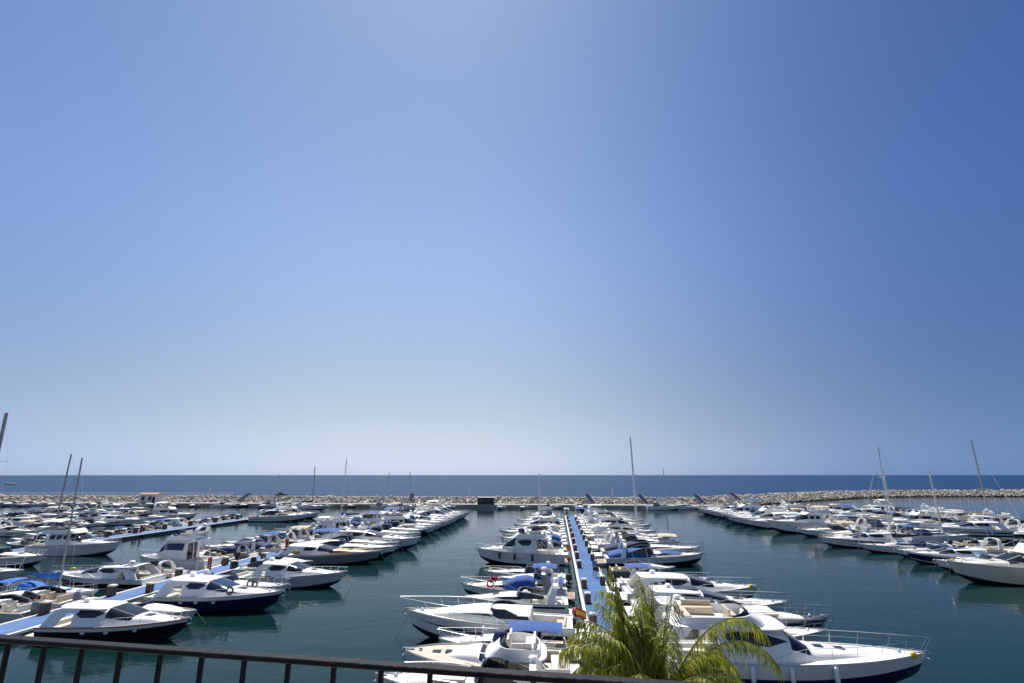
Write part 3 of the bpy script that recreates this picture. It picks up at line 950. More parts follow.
        rl.tube([(p.x, p.y, p.z + .6), (L + .1, 0, p.z + .65), (p.x, -p.y, p.z + .6)], .016, 4); rl.tube([(q.x, q.y, q.z + .6), (q.x, -q.y, q.z + .6)], .016, 4)
        rl.build('guard_rail', 'steel', root)
        wl2 = MB(); cx, cz = .08 * L, fs + .45
        wl2.tube([(cx, .42 * cos(2 * pi * k / 14), cz + .42 * sin(2 * pi * k / 14)) for k in range(15)], .018, 5); wl2.tube([(cx, 0, sole), (cx, 0, cz)], .06, 6); wl2.build('steering_wheel', 'steel', root)
    if c.get('rail', kind not in ('small',)) and kind != 'sail':
        bow_rail(root, c, S, c.get('rail_u', .44), c.get('rail_h', .52), c.get('pulpit', .15))
    for k in range(c.get('outboards', 1 if kind == 'small' else 0)):
        n = c.get('outboards', 1); y = (k - (n - 1) / 2) * .62
        ob = MB(); ob.rbox((-.32, y, fs + .32), (.62, .40, .58), .14, taper=.8); ob.rbox((-.28, y, fs - .25), (.2, .16, .8), .04); e = ob.build('outboard_engine', c.get('obm', 'rubber'), root)
    for u in c.get('fenders', ()):
        for sd in (1, -1):
            p = S(u, .95, sd); fender(root, Vector((p.x, p.y + sd * .13, p.z - .1)), c.get('fendm', 'white'))
    if c.get('ring'):
        for sd in (1, -1):
            p = S(c['ring'], 1, sd); rg = MB(); cz = p.z + .36; cy = p.y * .90
            rg.tube([(p.x + .26 * cos(2 * pi * k / 14), cy, cz + .26 * sin(2 * pi * k / 14)) for k in range(15)], .07, 6); rg.build('lifebuoy', c.get('ringm', 'orange'), root)
    if c.get('flag'): flag(root, .12, S(0, 1).y * .5, fs)
    if c.get('bowbuoy'):
        p = S(.93, 1, 1); bb = MB(); bb.ball((p.x, -(p.y + .05), p.z + .05), .17, 1, 1, 1.1)
        bb.build('bow_fender', c['bowbuoy'], root)
    for sd in (1, -1):
        if not c.get('ropes', True): break
        a = S(0, 1, sd); rp = MB()
        rp.tube([(a.x + .1, a.y * .9, a.z), (a.x - .5, a.y * .95, a.z - .25), (a.x - 1.15, a.y * 1.0, .52)], .016, 4); rp.build('mooring_rope', 'rope', root)
    a = S(.97, 1); rp = MB()
    rp.tube([(a.x, .05, a.z), (a.x + .5, .15, a.z * .45), (a.x + .95, .3, -.1)], .016, 4)
    if c.get('ropes', True): rp.build('mooring_rope', 'rope', root)
    if c.get('extra'): c['extra'](root, c, S)
    return root

# ---------------------------------------------------------------- prototypes
def PR(kind, name, cat, desc, L, **k):
    d = dict(kind=kind, name=name, cat=cat, desc=desc, L=L); d.update(k); return d
PROTO = {
 'ex_white': PR('express', 'sport_cruiser', 'motorboat', 'open white cruiser with radar arch', 10.5, hullwin=(.40, .62, .62, .76), fenders=(.3, .55)),
 'ex_bim_blue': PR('express', 'sport_cruiser', 'motorboat', 'white sport cruiser under blue bimini', 10, bimini=(.08, .36, 1.75, 'c_blue'), stripe='navy', fenders=(.3,), dome=False),
 'ex_navycover': PR('covered', 'covered_cruiser', 'motorboat', 'white cruiser with navy cockpit cover', 10, canvas='c_navy', fenders=(.35,), stripe='navy'),
 'ex_bluecover': PR('covered', 'covered_cruiser', 'motorboat', 'white cruiser with blue cockpit cover', 9.5, canvas='c_blue', fenders=(.35, .6)),
 'ex_whitecover': PR('covered', 'covered_cruiser', 'motorboat', 'white cruiser with white cockpit cover', 9.5, canvas='c_white', hullwin=(.4, .6, .6, .75)),
 'ex_beigecover': PR('covered', 'covered_cruiser', 'motorboat', 'white cruiser with beige cockpit cover', 9.5, canvas='c_beige', arch=False),
 'ex_blackcover': PR('covered', 'covered_cruiser', 'motorboat', 'white cruiser with black cockpit cover', 10, canvas='c_black', bands=[(0, .72, 'black'), (.72, 1, 'white')]),
 'ex_pad': PR('express', 'sport_cruiser', 'motorboat', 'white cruiser with beige foredeck sunpad', 10.5, pad='seat_beige', seatm='seat_beige', dome=False, stripe='grey'),
 'ex_dark': PR('express', 'sport_cruiser', 'motorboat', 'dark hulled cruiser with white deck', 11, bands=[(0, .80, 'navy'), (.80, 1, 'white')], hullwin=None, bimini=(.1, .36, 1.8, 'c_navy')),
 'ex_orange': PR('express', 'sport_cruiser', 'motorboat', 'white sport cruiser under tan bimini', 10, bimini=(.08, .38, 1.8, 'c_beige'), dome=False),
 'ht_white': PR('hardtop', 'hardtop_cruiser', 'motorboat', 'white hardtop cruiser with dark windows', 12, hullwin=(.40, .64, .60, .74), fenders=(.3, .5)),
 'ht_stripe': PR('hardtop', 'hardtop_cruiser', 'motorboat', 'white hardtop cruiser with black stripe', 12, stripe='black', stripe_v=(.5, .68), roofhatch=False, fenders=(.3,)),
 'fly_white': PR('fly', 'flybridge_yacht', 'yacht', 'white flybridge yacht with radar arch', 12.5, hullwin=(.42, .64, .6, .74), fenders=(.2, .45)),
 'fly_blue': PR('fly', 'flybridge_yacht', 'yacht', 'white flybridge yacht with blue bimini', 12, fbimini='c_blue', farch=False, stripe='navy', fenders=(.3,)),
 'fly_beige': PR('fly', 'flybridge_yacht', 'yacht', 'white flybridge yacht with tan bimini', 12, fbimini='c_beige', farch=False, stripe='grey', fenders=(.3,), fseat='seat_beige'),
 'fly_whitetop': PR('fly', 'flybridge_yacht', 'yacht', 'white flybridge yacht with white bimini', 12, fbimini='c_white', hullwin=(.3, .5, .6, .74)),
 'small_white': PR('small', 'runabout', 'motorboat', 'small open white motorboat with outboard', 6.3),
 'small_blue': PR('small', 'runabout', 'motorboat', 'small white motorboat with blue canopy', 6.3, bimini=(.12, .48, 1.5, 'c_blue')),
 'small_dark': PR('small', 'runabout', 'motorboat', 'small dark hulled open motorboat', 6.5, bands=[(0, .85, 'navy'), (.85, 1, 'white')], seatm='seat_beige'),
 'small_grey': PR('small', 'runabout', 'motorboat', 'small grey motorboat with black canopy', 6.3, bands=[(0, 1, 'grey')], bimini=(.12, .45, 1.5, 'c_black')),
 'sail_white': PR('sail', 'sailing_yacht', 'sailboat', 'white sailing yacht with blue sail cover', 11, mast=14, sailcover='c_blue', dodger='c_blue'),
 # individual boats
 'h_a1': PR('express', 'sport_cruiser', 'motorboat', '', 11, pad='seat', hullwin=(.4, .6, .6, .75), seatm='seat_beige'),
 'h_a2': PR('fly', 'flybridge_yacht', 'yacht', '', 9.6, B=4.0, deck='beige_deck', fs=1.15, fb=1.55, pw=3.2, rake=.25, farch=False, fseat='seat', fcover='c_navy', bands=[(0, 1, 'pale_grey')], sup=(.34, .46, .54), roof_h=.30, fly_aft=.2, coam=.5, rail=False, hatch=(.72, .80)),
 'h_a2b': PR('express', 'sport_cruiser', 'motorboat', '', 8.2, bimini=(.06, .46, 1.35, 'c_blue'), arch=False, seatm='seat_beige'),
 'h_a4': PR('express', 'sport_cruiser', 'yacht', '', 11.2, B=3.7, fs=1.2, fb=1.7, stripe='navy', stripe_v=(.50, .70), trunk=[(.24, .74, .84), (.54, .70, .76), (.68, .46, .64), (.80, .16, .42), (.86, 0, .3)], trunkstripe='navy', ws_x=.50, ws_h=.36, ws_aft=.07, arch=False, rail_h=.75, pulpit=.7, rail_u=.38, cockpit=(.035, .24), seatm='seat_beige', flag=True, fenders=(.5,)),
 'h_a5': PR('express', 'sport_cruiser', 'motorboat', '', 8.2, B=3.0, fs=1.25, fb=1.5, bands=[(0, 1, 'white')], stripe='navy', stripe_v=(.80, .90), archm='white', arch_h=1.3, arch_s=-.5, rail=False, ws_h=.3),
 'h_a6': PR('express', 'sport_cruiser', 'motorboat', '', 9.2, bands=[(0, .45, 'black'), (.45, 1, 'white')], wscover='c_blue', archm='grey', arch_h=1.45, ring=.70, ringm='red', bimini=(.02, .14, 1.0, 'c_blue'), platdeck='teak'),
 'h_a8': PR('fly', 'flybridge_yacht', 'yacht', '', 10.6, B=3.7, roof_h=1.7, fs=1.2, fb=1.7, wtaper=lens, sidewin=[(.36, .52)], sup=(.30, .54, .70), farch=False, fcover='c_navy', fenders=(.35, .55, .72), fendm='rubber', platdeck='teak', flag=True),
 'h_b1': PR('fly', 'flybridge_yacht', 'yacht', '', 14.6, B=4.4, fs=1.3, fb=1.7, bands=[(0, .56, 'navy'), (.56, 1, 'white')], roof_h=1.7, slope=1, sup=(.2, .46, .55), fly_aft=.18, coam=.5, hatch=(.60, .68), farch=False, fseat='seat_beige', rail_h=.75, rail_u=.36, pulpit=.5, bowbuoy='yellow', fenders=(.30, .44, .60), hullwin=(.08, .22, .70, .84), platdeck='teak'),
 'h_b3': PR('hardtop', 'hardtop_cruiser', 'motorboat', '', 12.6, B=3.7, fs=1.1, fb=1.5, bands=[(0, .88, 'charcoal'), (.88, 1, 'grey')], deck='charcoal', coach='deck', cab='pale_grey', pad='seat', rail_h=.65, roof_h=1.05, sup=(.22, .42, .60), roofhatch_m='glass', rail_u=.4, pulpit=.4),
 'h_b3b': PR('hardtop', 'hardtop_cruiser', 'motorboat', '', 12.2, B=3.7, hullwin=(.4, .6, .6, .75), rail_h=.6, pulpit=.5, roof_h=1.1, sup=(.26, .44, .62)),
 'h_b4': PR('hardtop', 'hardtop_cruiser', 'motorboat', '', 11.4, B=3.6, rail_h=.6, pulpit=.55, roof_h=1.15, sup=(.24, .47, .66), roofhatch=False, stripe='pale_grey', bowbuoy='yellow', cab='white'),
 'h_b5': PR('covered', 'covered_cruiser', 'motorboat', '', 11.6, canvas='c_blue', bowcover='c_blue', coach='deck', cov_h=.85, bands=[(0, .5, 'navy'), (.5, 1, 'white')], platdeck='teak', archm='white', arch_h=1.5),
 'h_b5b': PR('covered', 'covered_cruiser', 'motorboat', '', 13, canvas='c_navy', B=3.8, bands=[(0, 1, 'white')], archm='white', arch_h=1.7, rail_h=.6, pulpit=.5, cov_h=.9),
 'h_b6': PR('express', 'sport_cruiser', 'motorboat', '', 11.6, bimini=(.72, .94, 1.35, 'c_beige'), archm='white', rail=False),
 'h_small_b': PR('small', 'runabout', 'motorboat', '', 6.8, bands=[(0, .8, 'grey'), (.8, 1, 'cream')], deck='beige_deck', seatm='seat_beige'),
 'h_c1': PR('hardtop', 'hardtop_cruiser', 'motorboat', '', 9.9, B=3.4, fs=.95, fb=1.3, bands=[(0, .78, 'black'), (.78, 1, 'white')], ports=(.36, .52, .70), portmat='pale_grey', roofhatch=False, roof_h=1.12, sup=(.24, .47, .66), rub='red'),
 'h_c1b': PR('small', 'runabout', 'motorboat', '', 7.4, bimini=(.20, .50, .62, 'c_beige'), outboards=2, deck='beige_deck'),
 'h_c2': PR('hardtop', 'hardtop_cruiser', 'motorboat', '', 10.6, B=3.4, fs=1.0, fb=1.4, bands=[(0, .80, 'navy'), (.80, 1, 'white')], glassm='blue_glass', sup=(.28, .46, .62), ring=.66, ringm='brown', roof_h=1.12, ports=(.3, .42, .55), portmat='pale_grey', roofhatch=False),
 'h_c2b': PR('covered', 'covered_cruiser', 'motorboat', '', 10.6, canvas='c_grey', ring=.74, ringm='brown', coach='deck'),
 'h_c3': PR('hardtop', 'hardtop_cruiser', 'motorboat', '', 11.2, B=3.6, bands=[(0, .9, 'pale_grey'), (.9, 1, 'white')], roofhatch=False, fenders=(.42, .56), sup=(.34, .52, .66), roof_h=1.1, roof_aft=.06, platdeck='teak_orange', sole='teak_orange', coach='deck', rail_h=.4),
 'h_c4': PR('hardtop', 'hardtop_cruiser', 'motorboat', '', 12.6, B=3.7, bands=[(0, .88, 'grey'), (.88, 1, 'cream')], deck='teak_orange', coach='teak_orange', cab='white', roof_h=.95, sup=(.24, .40, .56), rail=False, roofhatch=False, dome=False),
 'h_c5': PR('covered', 'covered_cruiser', 'motorboat', '', 13.6, canvas='c_white', bands=[(0, .45, 'navy'), (.45, 1, 'white')], arch=False, rail_h=.4),
 'h_d1': PR('sail', 'sailing_yacht', 'sailboat', '', 10.5, mast=14.7, sailcover='c_bright', dodger='c_bright', bimini=(.0, .16, 1.25, 'c_bright'), hatchm='c_bright', mastm='dark_mast', mr=.1, ropes=False, boom_h=1.0),
 'h_d2': PR('small', 'runabout', 'motorboat', '', 7.0, bands=[(0, 1, 'pale_grey')], outboards=2, obm='grey', seatm='seat', bimini=(.5, .66, .9, 'c_black')),
 'h_d2b': PR('small', 'runabout', 'motorboat', '', 7.4, seatm='seat_beige', outboards=1, obm='c_grey'),
 'h_d3': PR('hardtop', 'hardtop_cruiser', 'motorboat', '', 10.4, B=3.6, bands=[(0, .34, 'pale_grey'), (.34, .66, 'black'), (.66, 1, 'white')], sup=(.26, .46, .64), roofm='white', roof_h=.95, fs=.95, fb=1.3, ports=(.5, .65), portmat='pale_grey', bimini=(.10, .30, 1.15, 'c_navy'), roofhatch_m='c_navy'),
 'h_d5': PR('fly', 'flybridge_yacht', 'yacht', '', 8.8, B=3.6, fs=1.2, fb=1.6, glassm='blue_glass', roof_h=2.0, sup=(.30, .56, .68), fbimini=None, wtaper=full, fcover='c_navy', farch_h=1.3),
 'h_d6': PR('express', 'sport_cruiser', 'motorboat', '', 10, bands=[(0, .7, 'black'), (.7, 1, 'white')], wscover='c_navy', bowbuoy='white', bimini=(.05, .3, 1.8, 'c_navy'), ringm='red', ring=.8),
 'h_e1': PR('fly', 'flybridge_yacht', 'yacht', '', 12.2, B=4.0, farch=False, fs=1.3, fb=1.7, bands=[(0, 1, 'white')], roof_h=1.5, sup=(.22, .48, .62), fbimini='c_white', wtaper=full, sidewin=[(.25, .31), (.33, .39), (.41, .47)]),
 'h_i2': PR('fly', 'flybridge_yacht', 'yacht', '', 13, B=4.2, fs=1.5, fb=2.0, bands=[(0, 1, 'cream')], deck='deck', cab='cream', roof_h=1.45, slope=1, sup=(.24, .50, .62), bowbuoy='yellow', wtaper=full, farch=True, coam=.55),
 'h_i2b': PR('express', 'sport_cruiser', 'motorboat', '', 11.5, bands=[(0, 1, 'white')], coach='deck', pad='seat', rail=False),
 'h_i3': PR('hardtop', 'hardtop_cruiser', 'motorboat', '', 12.5, bands=[(0, .32, 'white'), (.32, .82, 'navy'), (.82, 1, 'white')], roof_h=1.15, fb=1.8),
 'h_i4': PR('sail', 'sailing_yacht', 'sailboat', '', 12, mast=16.4, jib='c_white', sailcover='c_black', dodger='c_navy', mastm='alu'),
 'h_i5': PR('hardtop', 'hardtop_cruiser', 'motorboat', '', 14, B=4.2, stripe='black', stripe_v=(.72, .92), roof_h=1.2, sup=(.28, .48, .66), bowbuoy='yellow'),
 'h_i6': PR('fly', 'flybridge_yacht', 'yacht', '', 14.5, B=4.4, fs=1.9, fb=2.5, roof_h=1.7, ports=(.45, .55, .65, .75), sidewin=[(.30, .36), (.38, .44), (.46, .5)], wtaper=full, fbimini='c_beige', farch=False, platdeck='teak'),
 'h_m1': PR('sail', 'sailing_yacht', 'sailboat', '', 13.5, mr=.17, mast=17.3, sailcover='c_white', dodger='c_grey', mastm='alu'),
 'h_m8': PR('sail', 'sailing_yacht', 'sailboat', '', 13, mr=.2, mast=16.7, sailcover='c_navy', mastm='dark_mast'),
 'h_m4': PR('sail', 'sailing_yacht', 'sailboat', '', 14.5, mr=.17, mast=17.8, jib='c_white', sailcover='c_beige', dodger='c_beige', mastm='dark_mast', bimini=(.0, .17, 2.2, 'c_beige')),
 'sail_dark': PR('sail', 'sailing_yacht', 'sailboat', 'sailing yacht with bare dark mast', 11.5, mr=.14, mast=13.6, sailcover='c_navy', mastm='dark_mast'),
 'sail_short': PR('sail', 'sailing_yacht', 'sailboat', 'small white sailing yacht with slim mast', 9.5, mr=.14, mast=11.1, sailcover='c_white', dodger='c_navy'),
}
BUILT = {}
def boat(key, u, v, direction, label, group, scale=1.0, jit=None, rz=None, z=0.0):
    """v is where the stern lies; direction +1 points the bow along +v, -1 along -v"""
    if key in BUILT: root = copy_tree(BUILT[key])
    else:
        c = dict(PROTO[key]); root = make_boat(c); root['category'] = c['cat']; BUILT[key] = root
    if jit is None: jit = random.uniform(-2.2, 2.2)
    root.location = W(u, v, z + random.uniform(-.03, .03))
    a = ROT_V + (0 if direction > 0 else pi) + radians(jit)
    if rz is not None: a = rz
    root.rotation_euler = (radians(random.uniform(-.8, .8)) if 'sail' not in key and not key.startswith('h_') else 0, 0, a)
    root.scale = (scale,) * 3
    tag(root, label, None, group)
    return root
ORD = 'first second third fourth fifth sixth seventh eighth ninth tenth eleventh twelfth thirteenth fourteenth fifteenth sixteenth seventeenth eighteenth nineteenth twentieth twenty-first twenty-second twenty-third twenty-fourth twenty-fifth twenty-sixth twenty-seventh twenty-eighth twenty-ninth thirtieth'.split()
def row(items, v, direction, phrase, group):
    """items, from the shore outwards: (prototype, u, label or None, length scale or None, stern offset)"""
    n = len(items)
    for i, it in enumerate(items):
        key, u, label = it[0], it[1], it[2] if len(it) > 2 else None
        sc = it[3] if len(it) > 3 else 1.0
        dv = it[4] if len(it) > 4 else 0.0
        if not label:
            k = n - i
            pos = 'last' if k == 1 else ORD[k - 1] + ' from the outer end,'
            label = f"{PROTO[key]['desc']}, {'outermost boat' if k == 1 else ORD[k - 1] + ' from outer end'} {phrase}"
        boat(key, u, v + direction * dv, direction, label, group, sc)

GEN = ['ex_white', 'ht_white', 'ex_bim_blue', 'fly_white', 'ex_whitecover', 'ex_pad', 'ht_stripe', 'ex_navycover', 'ex_orange', 'ex_dark', 'fly_whitetop', 'ex_white', 'ht_white', 'fly_white', 'ht_white', 'ex_whitecover', 'ex_pad']
def fill(u0, u1, step, seed, small=0.0, lo=.86, hi=1.08):
    r = random.Random(seed); out = []; u = u0; last = []
    while u <= u1:
        pool = ['small_white', 'small_blue', 'small_dark', 'small_grey'] if r.random() < small else GEN
        k = r.choice([q for q in pool if q not in last[-2:]]); last.append(k)
        s = r.uniform(lo, hi)
        out.append((k, u + r.uniform(-.3, .3), None, s, r.uniform(0, .7)))
        u += step * r.uniform(.9, 1.12) * (.75 if k.startswith('small') else 1)
    return out

G = 'motor boats moored along the pontoons'
# left side of the central pontoon, bows to -v
A = [
 ('h_a1', 27.2, 'white sport cruiser with pale sunpad, its bow just showing below the balcony rail', .85),
 ('h_a2', 30.4, 'broad flybridge boat with flat beige-grey foredeck and two dark hatches beside the rail', .90, .2),
 ('h_a2b', 33.6, 'white boat under royal blue bimini between beige-decked boat and navy-striped yacht', .95),
 ('h_a4', 37.0, 'white yacht with navy stripes and long raised bow rail, beside the palm', .98, -.2),
 ('h_a5', 42.6, 'sleek low white boat with backswept arch behind the navy-striped yacht', .95),
 ('h_a6', 48.6, 'white cruiser with royal blue windscreen cover and black boot stripe', 1.0),
 ('small_blue', 53.0, 'small white boat with blue top behind the blue-covered cruiser', 1.0),
 ('ex_white', 55.8, 'slim white open cruiser facing the gap of water beside the blue pontoon', .78),
 ('h_a8', 67.4, 'tall white flybridge yacht with black fenders beyond the gap of open water', 1.0),
 ('ex_white', 73.5, None, .84), ('ex_navycover', 78.2, None, .84),
 ('ex_bluecover', 83.5, 'white cruiser with bright blue cockpit cover two boats beyond the gap-side flybridge yacht', 1.0),
 ('ex_whitecover', 88.0, None, .9), ('ex_white', 92.5, None, 1.0), ('ht_white', 97.5, None, .8), ('ex_beigecover', 102, None, .86), ('fly_white', 107, None, .74), ('ex_navycover', 112, None, .9),
 ('ht_stripe', 117, None, .78), ('ex_pad', 122, None, .82), ('ex_white', 126.5, None, .82), ('sail_short', 131, 'small sailing yacht with the shoreward of two close slim masts, outer end of blue pontoon', .95), ('sail_short', 135.5, 'small sailing yacht with the seaward of two close slim masts, outer end of blue pontoon', .97)]
row(A, .6, -1, 'beside the central pontoon', G)
row([
 ('h_b1', 31.8, 'large white and navy flybridge yacht with yellow fender at its bow, behind the palm', .90, 0.0),
 ('h_b3b', 35.9, 'white hardtop cruiser squeezed between the big flybridge yacht and the dark-decked cruiser', .86),
 ('h_b3', 39.2, 'dark grey hulled cruiser with white foredeck cushions beside the big flybridge yacht', .95),
 ('h_b3b', 43.8, 'white hardtop cruiser just beyond the dark grey cruiser', .93),
 ('h_b4', 48.8, 'white hardtop cruiser with long roof and yellow fender at bow tip', .98),
 ('ex_bim_blue', 53.6, 'white cruiser under blue bimini on shore side of the small cream-edged boat', .86),
 ('h_small_b', 60.3, 'small grey runabout with cream rim alone in the gap by the blue pontoon', 1.0),
 ('h_b5', 67.4, 'navy and white cruiser with royal blue covers on cockpit and foredeck', 1.0),
 ('h_b5b', 72.8, 'long white cruiser with navy cockpit cover beside the blue-covered cruiser', .98),
 ('h_b6', 79.6, 'white cruiser with a tan awning stretched over its bow', 1.0),
 ('ex_white', 84.4, None, 1.0),  ('h_m1', 89.4, 'sailing yacht with the tallest mast, right beside the central blue pontoon', .95, -.2),
 ('ht_white', 94.4, None, .92),
 ('ex_whitecover', 99.5, None, 1.05), ('fly_white', 104.4, None, .95), ('ex_dark', 109.4, None, 1.02), ('ht_stripe', 114.4, None, 1.0), ('ex_white', 119.3, None, 1.08), ('fly_whitetop', 124.3, None, .95), ('ex_bim_blue', 129, None, 1.05), ('ht_white', 134, None, .98), ('ex_navycover', 138.4, None, 1.05)],
 5.5, 1, 'across the blue pontoon', G)
# left pontoon, near side
row([
 ('h_c1', 35.3, 'black hulled white hardtop cruiser directly above the balcony rail', .93, .7),
 ('h_c1b', 38.9, 'small boat with beige canopy and twin black outboards behind black hulled cruiser', 1.0, .8),
 ('h_c2', 43.4, 'navy hulled white hardtop cruiser with blue windows and a ring on its foredeck', 1.0, 1.7),
 ('h_c2b', 46.9, 'white cruiser with grey cockpit cover half hidden behind the navy hulled cruiser', .92, 1.2),
 ('h_c3', 52.4, 'pale grey cruiser with white roof and round white fenders at the shore-side of its row', 1.0, 2.6),
 ('small_white', 57.0, 'small open white motorboat just beyond the pale grey cruiser', 1.1),
 ('small_grey', 60.5, 'small grey motorboat between pale grey cruiser and orange-teak decked cruiser', 1.05),
 ('h_c4', 65.6, 'grey hulled cruiser with an orange teak foredeck', 1.0, .2),
 ('h_c5', 69.4, 'long white cruiser with navy lower hull beside the orange teak decked cruiser', 1.0),
 ('ex_bim_blue', 73.4, None, 1.25), ('ht_white', 77.8, None, 1.2), ('ex_navycover', 82.2, None, 1.18), ('ex_white', 86.8, None, 1.15), ('ex_dark', 91.4, None, 1.1), ('ex_pad', 95.6, None, 1.2), ('fly_blue', 100.5, None, 1.05), ('ex_bluecover', 105.3, None, 1.35), ('ht_stripe', 110.2, None, 1.08), ('ex_white', 115, None, 1.22), ('ex_whitecover', 119.8, None, 1.3), ('fly_white', 124.7, None, 1.02), ('ht_white', 129.6, None, 1.06), ('fly_whitetop', 134.4, None, 1.02)],
 -34.1, 1, 'shore side of left pontoon', G)
# left pontoon, far side
boat('h_d1', 44.0, -46.6, 1, 'sailing yacht with bright blue sail cover and blue awnings near the left pontoon', 'sailing yachts in the marina', .8, 0)
row([
 ('h_d2', 38.9, 'grey inflatable-like runabout with twin grey outboards at the shore end of left pontoon', 1.05),
 ('h_d2b', 42.0, 'small white motorboat with covered outboard in front of the blue-covered sailing yacht', 1.05),
 ('h_d3', 50.4, 'black hulled cruiser with white deck and navy bimini beside the blue-covered sailing yacht', 1.0, -.2),
 ('ex_pad', 54.2, 'white cruiser between black hulled cruiser and the tall blue-windowed flybridge yacht', .82),
 ('h_d5', 59.4, 'tall white flybridge yacht with blue windows on the seaward side of left pontoon', 1.0),
 ('small_dark', 63.4, 'small dark motorboat next to the tall blue-windowed flybridge yacht', 1.1),
 ('h_d6', 67.6, 'black and white cruiser with navy windscreen cover and white bow fenders', .82),
 ('ex_navycover', 71.4, None, .95), ('ex_bim_blue', 75.5, None, .95), ('ex_white', 80.2, None, .88), ('ex_orange', 84.6, None, .95), ('ex_blackcover', 89, None, .9), ('fly_whitetop', 93.8, None, .78),
 ('fly_white', 99.4, None, .8), ('ex_navycover', 104.5, None, .9), ('sail_white', 109.7, 'sailing yacht with tall thick mast rising behind the left pontoon', .97), ('ex_bim_blue', 118.4, None, .95), ('ht_white', 123, None, .85), ('ex_whitecover', 127.6, None, 1.0), ('ex_white', 132.4, None, .9), ('fly_beige', 137, None, .85)],
 -38.5, -1, 'breakwater side of left pontoon', G)
# third pontoon
row([
 ('h_m8', 50.8, 'sailing yacht with tall leaning dark mast at the view edge by the empty lane', 1.0, 4.9),
 ('ex_white', 60.5, 'white cruiser bow in front of the grey and white flybridge yacht', .98, .2),
 ('h_e1', 69.4, 'grey and white flybridge yacht with white canopy facing the empty water lane', .98, 0),
 ('ex_pad', 121.0, None, 1.2), ('ht_white', 125.0, None, 1.0), ('fly_white', 129, None, .98)], -70.3, 1, 'shore side of the third pontoon', G)
F3 = fill(74, 126, 4.6, 21, .5, .75, .95)
F3.insert(2, ('sail_dark', 81.4, 'sailing yacht with dark mast moored behind the empty-lane pontoon', 1.0, -.9))
row([('ex_white', 66.0, 'white cruiser behind the grey and white flybridge yacht', .9)] + F3, -74.4, -1, 'far side of the third pontoon', G)
row(fill(84, 130, 5.0, 31, .35, .8, 1.0), -98.6, 1, 'near side of white walkway pontoon', G)
row(fill(88, 131, 5.2, 32, .35, .8, 1.0), -102.2, -1, 'far side of white walkway pontoon', G)
row(fill(108, 150, 6.0, 33, .25, .85, 1.05), -128, 1, 'near side of the outermost pontoon', G)
row(fill(112, 150, 6.0, 34, .3, .85, 1.05), -131.6, -1, 'far side of the outermost pontoon', G)
# right pontoon
I = [
 ('ex_white', 54.3, 'white cruiser whose bow alone shows at the edge, in front of the cream yacht', .9),
 ('h_i2', 59.4, 'cream flybridge yacht with slanted dark windows and yellow bow fender', .96, 0),
 ('h_i2b', 65.4, 'low white cruiser with flat foredeck squeezed beside the cream flybridge yacht', .86, 0),
 ('h_i3', 71.4, 'navy hulled hardtop cruiser with white waterline and white deck', .76, 0),
 ('ex_navycover', 75.8, 'white cruiser with navy cover between navy hulled cruiser and white sailing yacht', .8),
 ('h_i4', 79.9, 'white sailing yacht with pale mast moored near the bend of the breakwater', .87, -.2),
 ('h_i5', 85.8, 'long white hardtop yacht with black stripe under its deck edge', .86, 0.6),
 ('ex_pad', 91.0, 'white cruiser with beige sunpad beside the long black-striped yacht', .9),
 ('small_white', 95.5, 'small open white motorboat beyond the long black-striped yacht', 1.1), ('ex_orange', 99.5, None, 1.0),
 ('h_i6', 105.4, 'big white motor yacht with high hull, portholes and tan bimini', .88, 0),
 ('small_blue', 109.6, 'small white motorboat with blue canopy beside the high hulled motor yacht', 1.1)]
I += [('ht_white', 113.5, None, 1.16), ('ht_stripe', 118.5, None, 1.25), ('fly_white', 123.5, None, 1.16), ('ex_dark', 128.2, None, 1.28), ('ex_bluecover', 133, None, 1.39), ('fly_blue', 138, None, 1.16), ('ex_white', 143, None, 1.33), ('ht_white', 148, None, 1.16), ('ex_navycover', 153, None, 1.33)]
row(I, 51.4, -1, 'on channel side of right row', G)
J = fill(62, 88, 5.2, 41, .1, .9, 1.05) + [('sail_short', 92.7, 'sailing yacht with short pale mast nearer the cream yacht among crowded white boats', 1.0, -.5)] + fill(97.4, 101.5, 5.0, 43, .1, .9, 1.0) + [('sail_short', 106.0, 'sailing yacht with short pale mast, farther out among the crowded white boats', 1.0, 0)] + fill(110.5, 156, 5.0, 42, .12, .9, 1.1)
row(J, 55.8, 1, 'on back of right row', G)
boat('h_m4', 123.7, 82.6, 1, 'big sailing yacht with tall raked dark mast and stays, behind the right row', 'sailing yachts in the marina', 1.0, 0)
row(fill(100, 121, 4.9, 51, 0, .95, 1.15) + fill(128.6, 160, 4.9, 52, 0, .95, 1.15), 82.6, 1, 'by the raked dark mast', G)
row(fill(104, 160, 5.0, 53, 0, .95, 1.15), 79.4, -1, 'behind the right row', G)
pontoon('pale pontoon behind the raked mast of the big sailing yacht', 92, 163, 79.8, 82.2, 'carpet_pale')
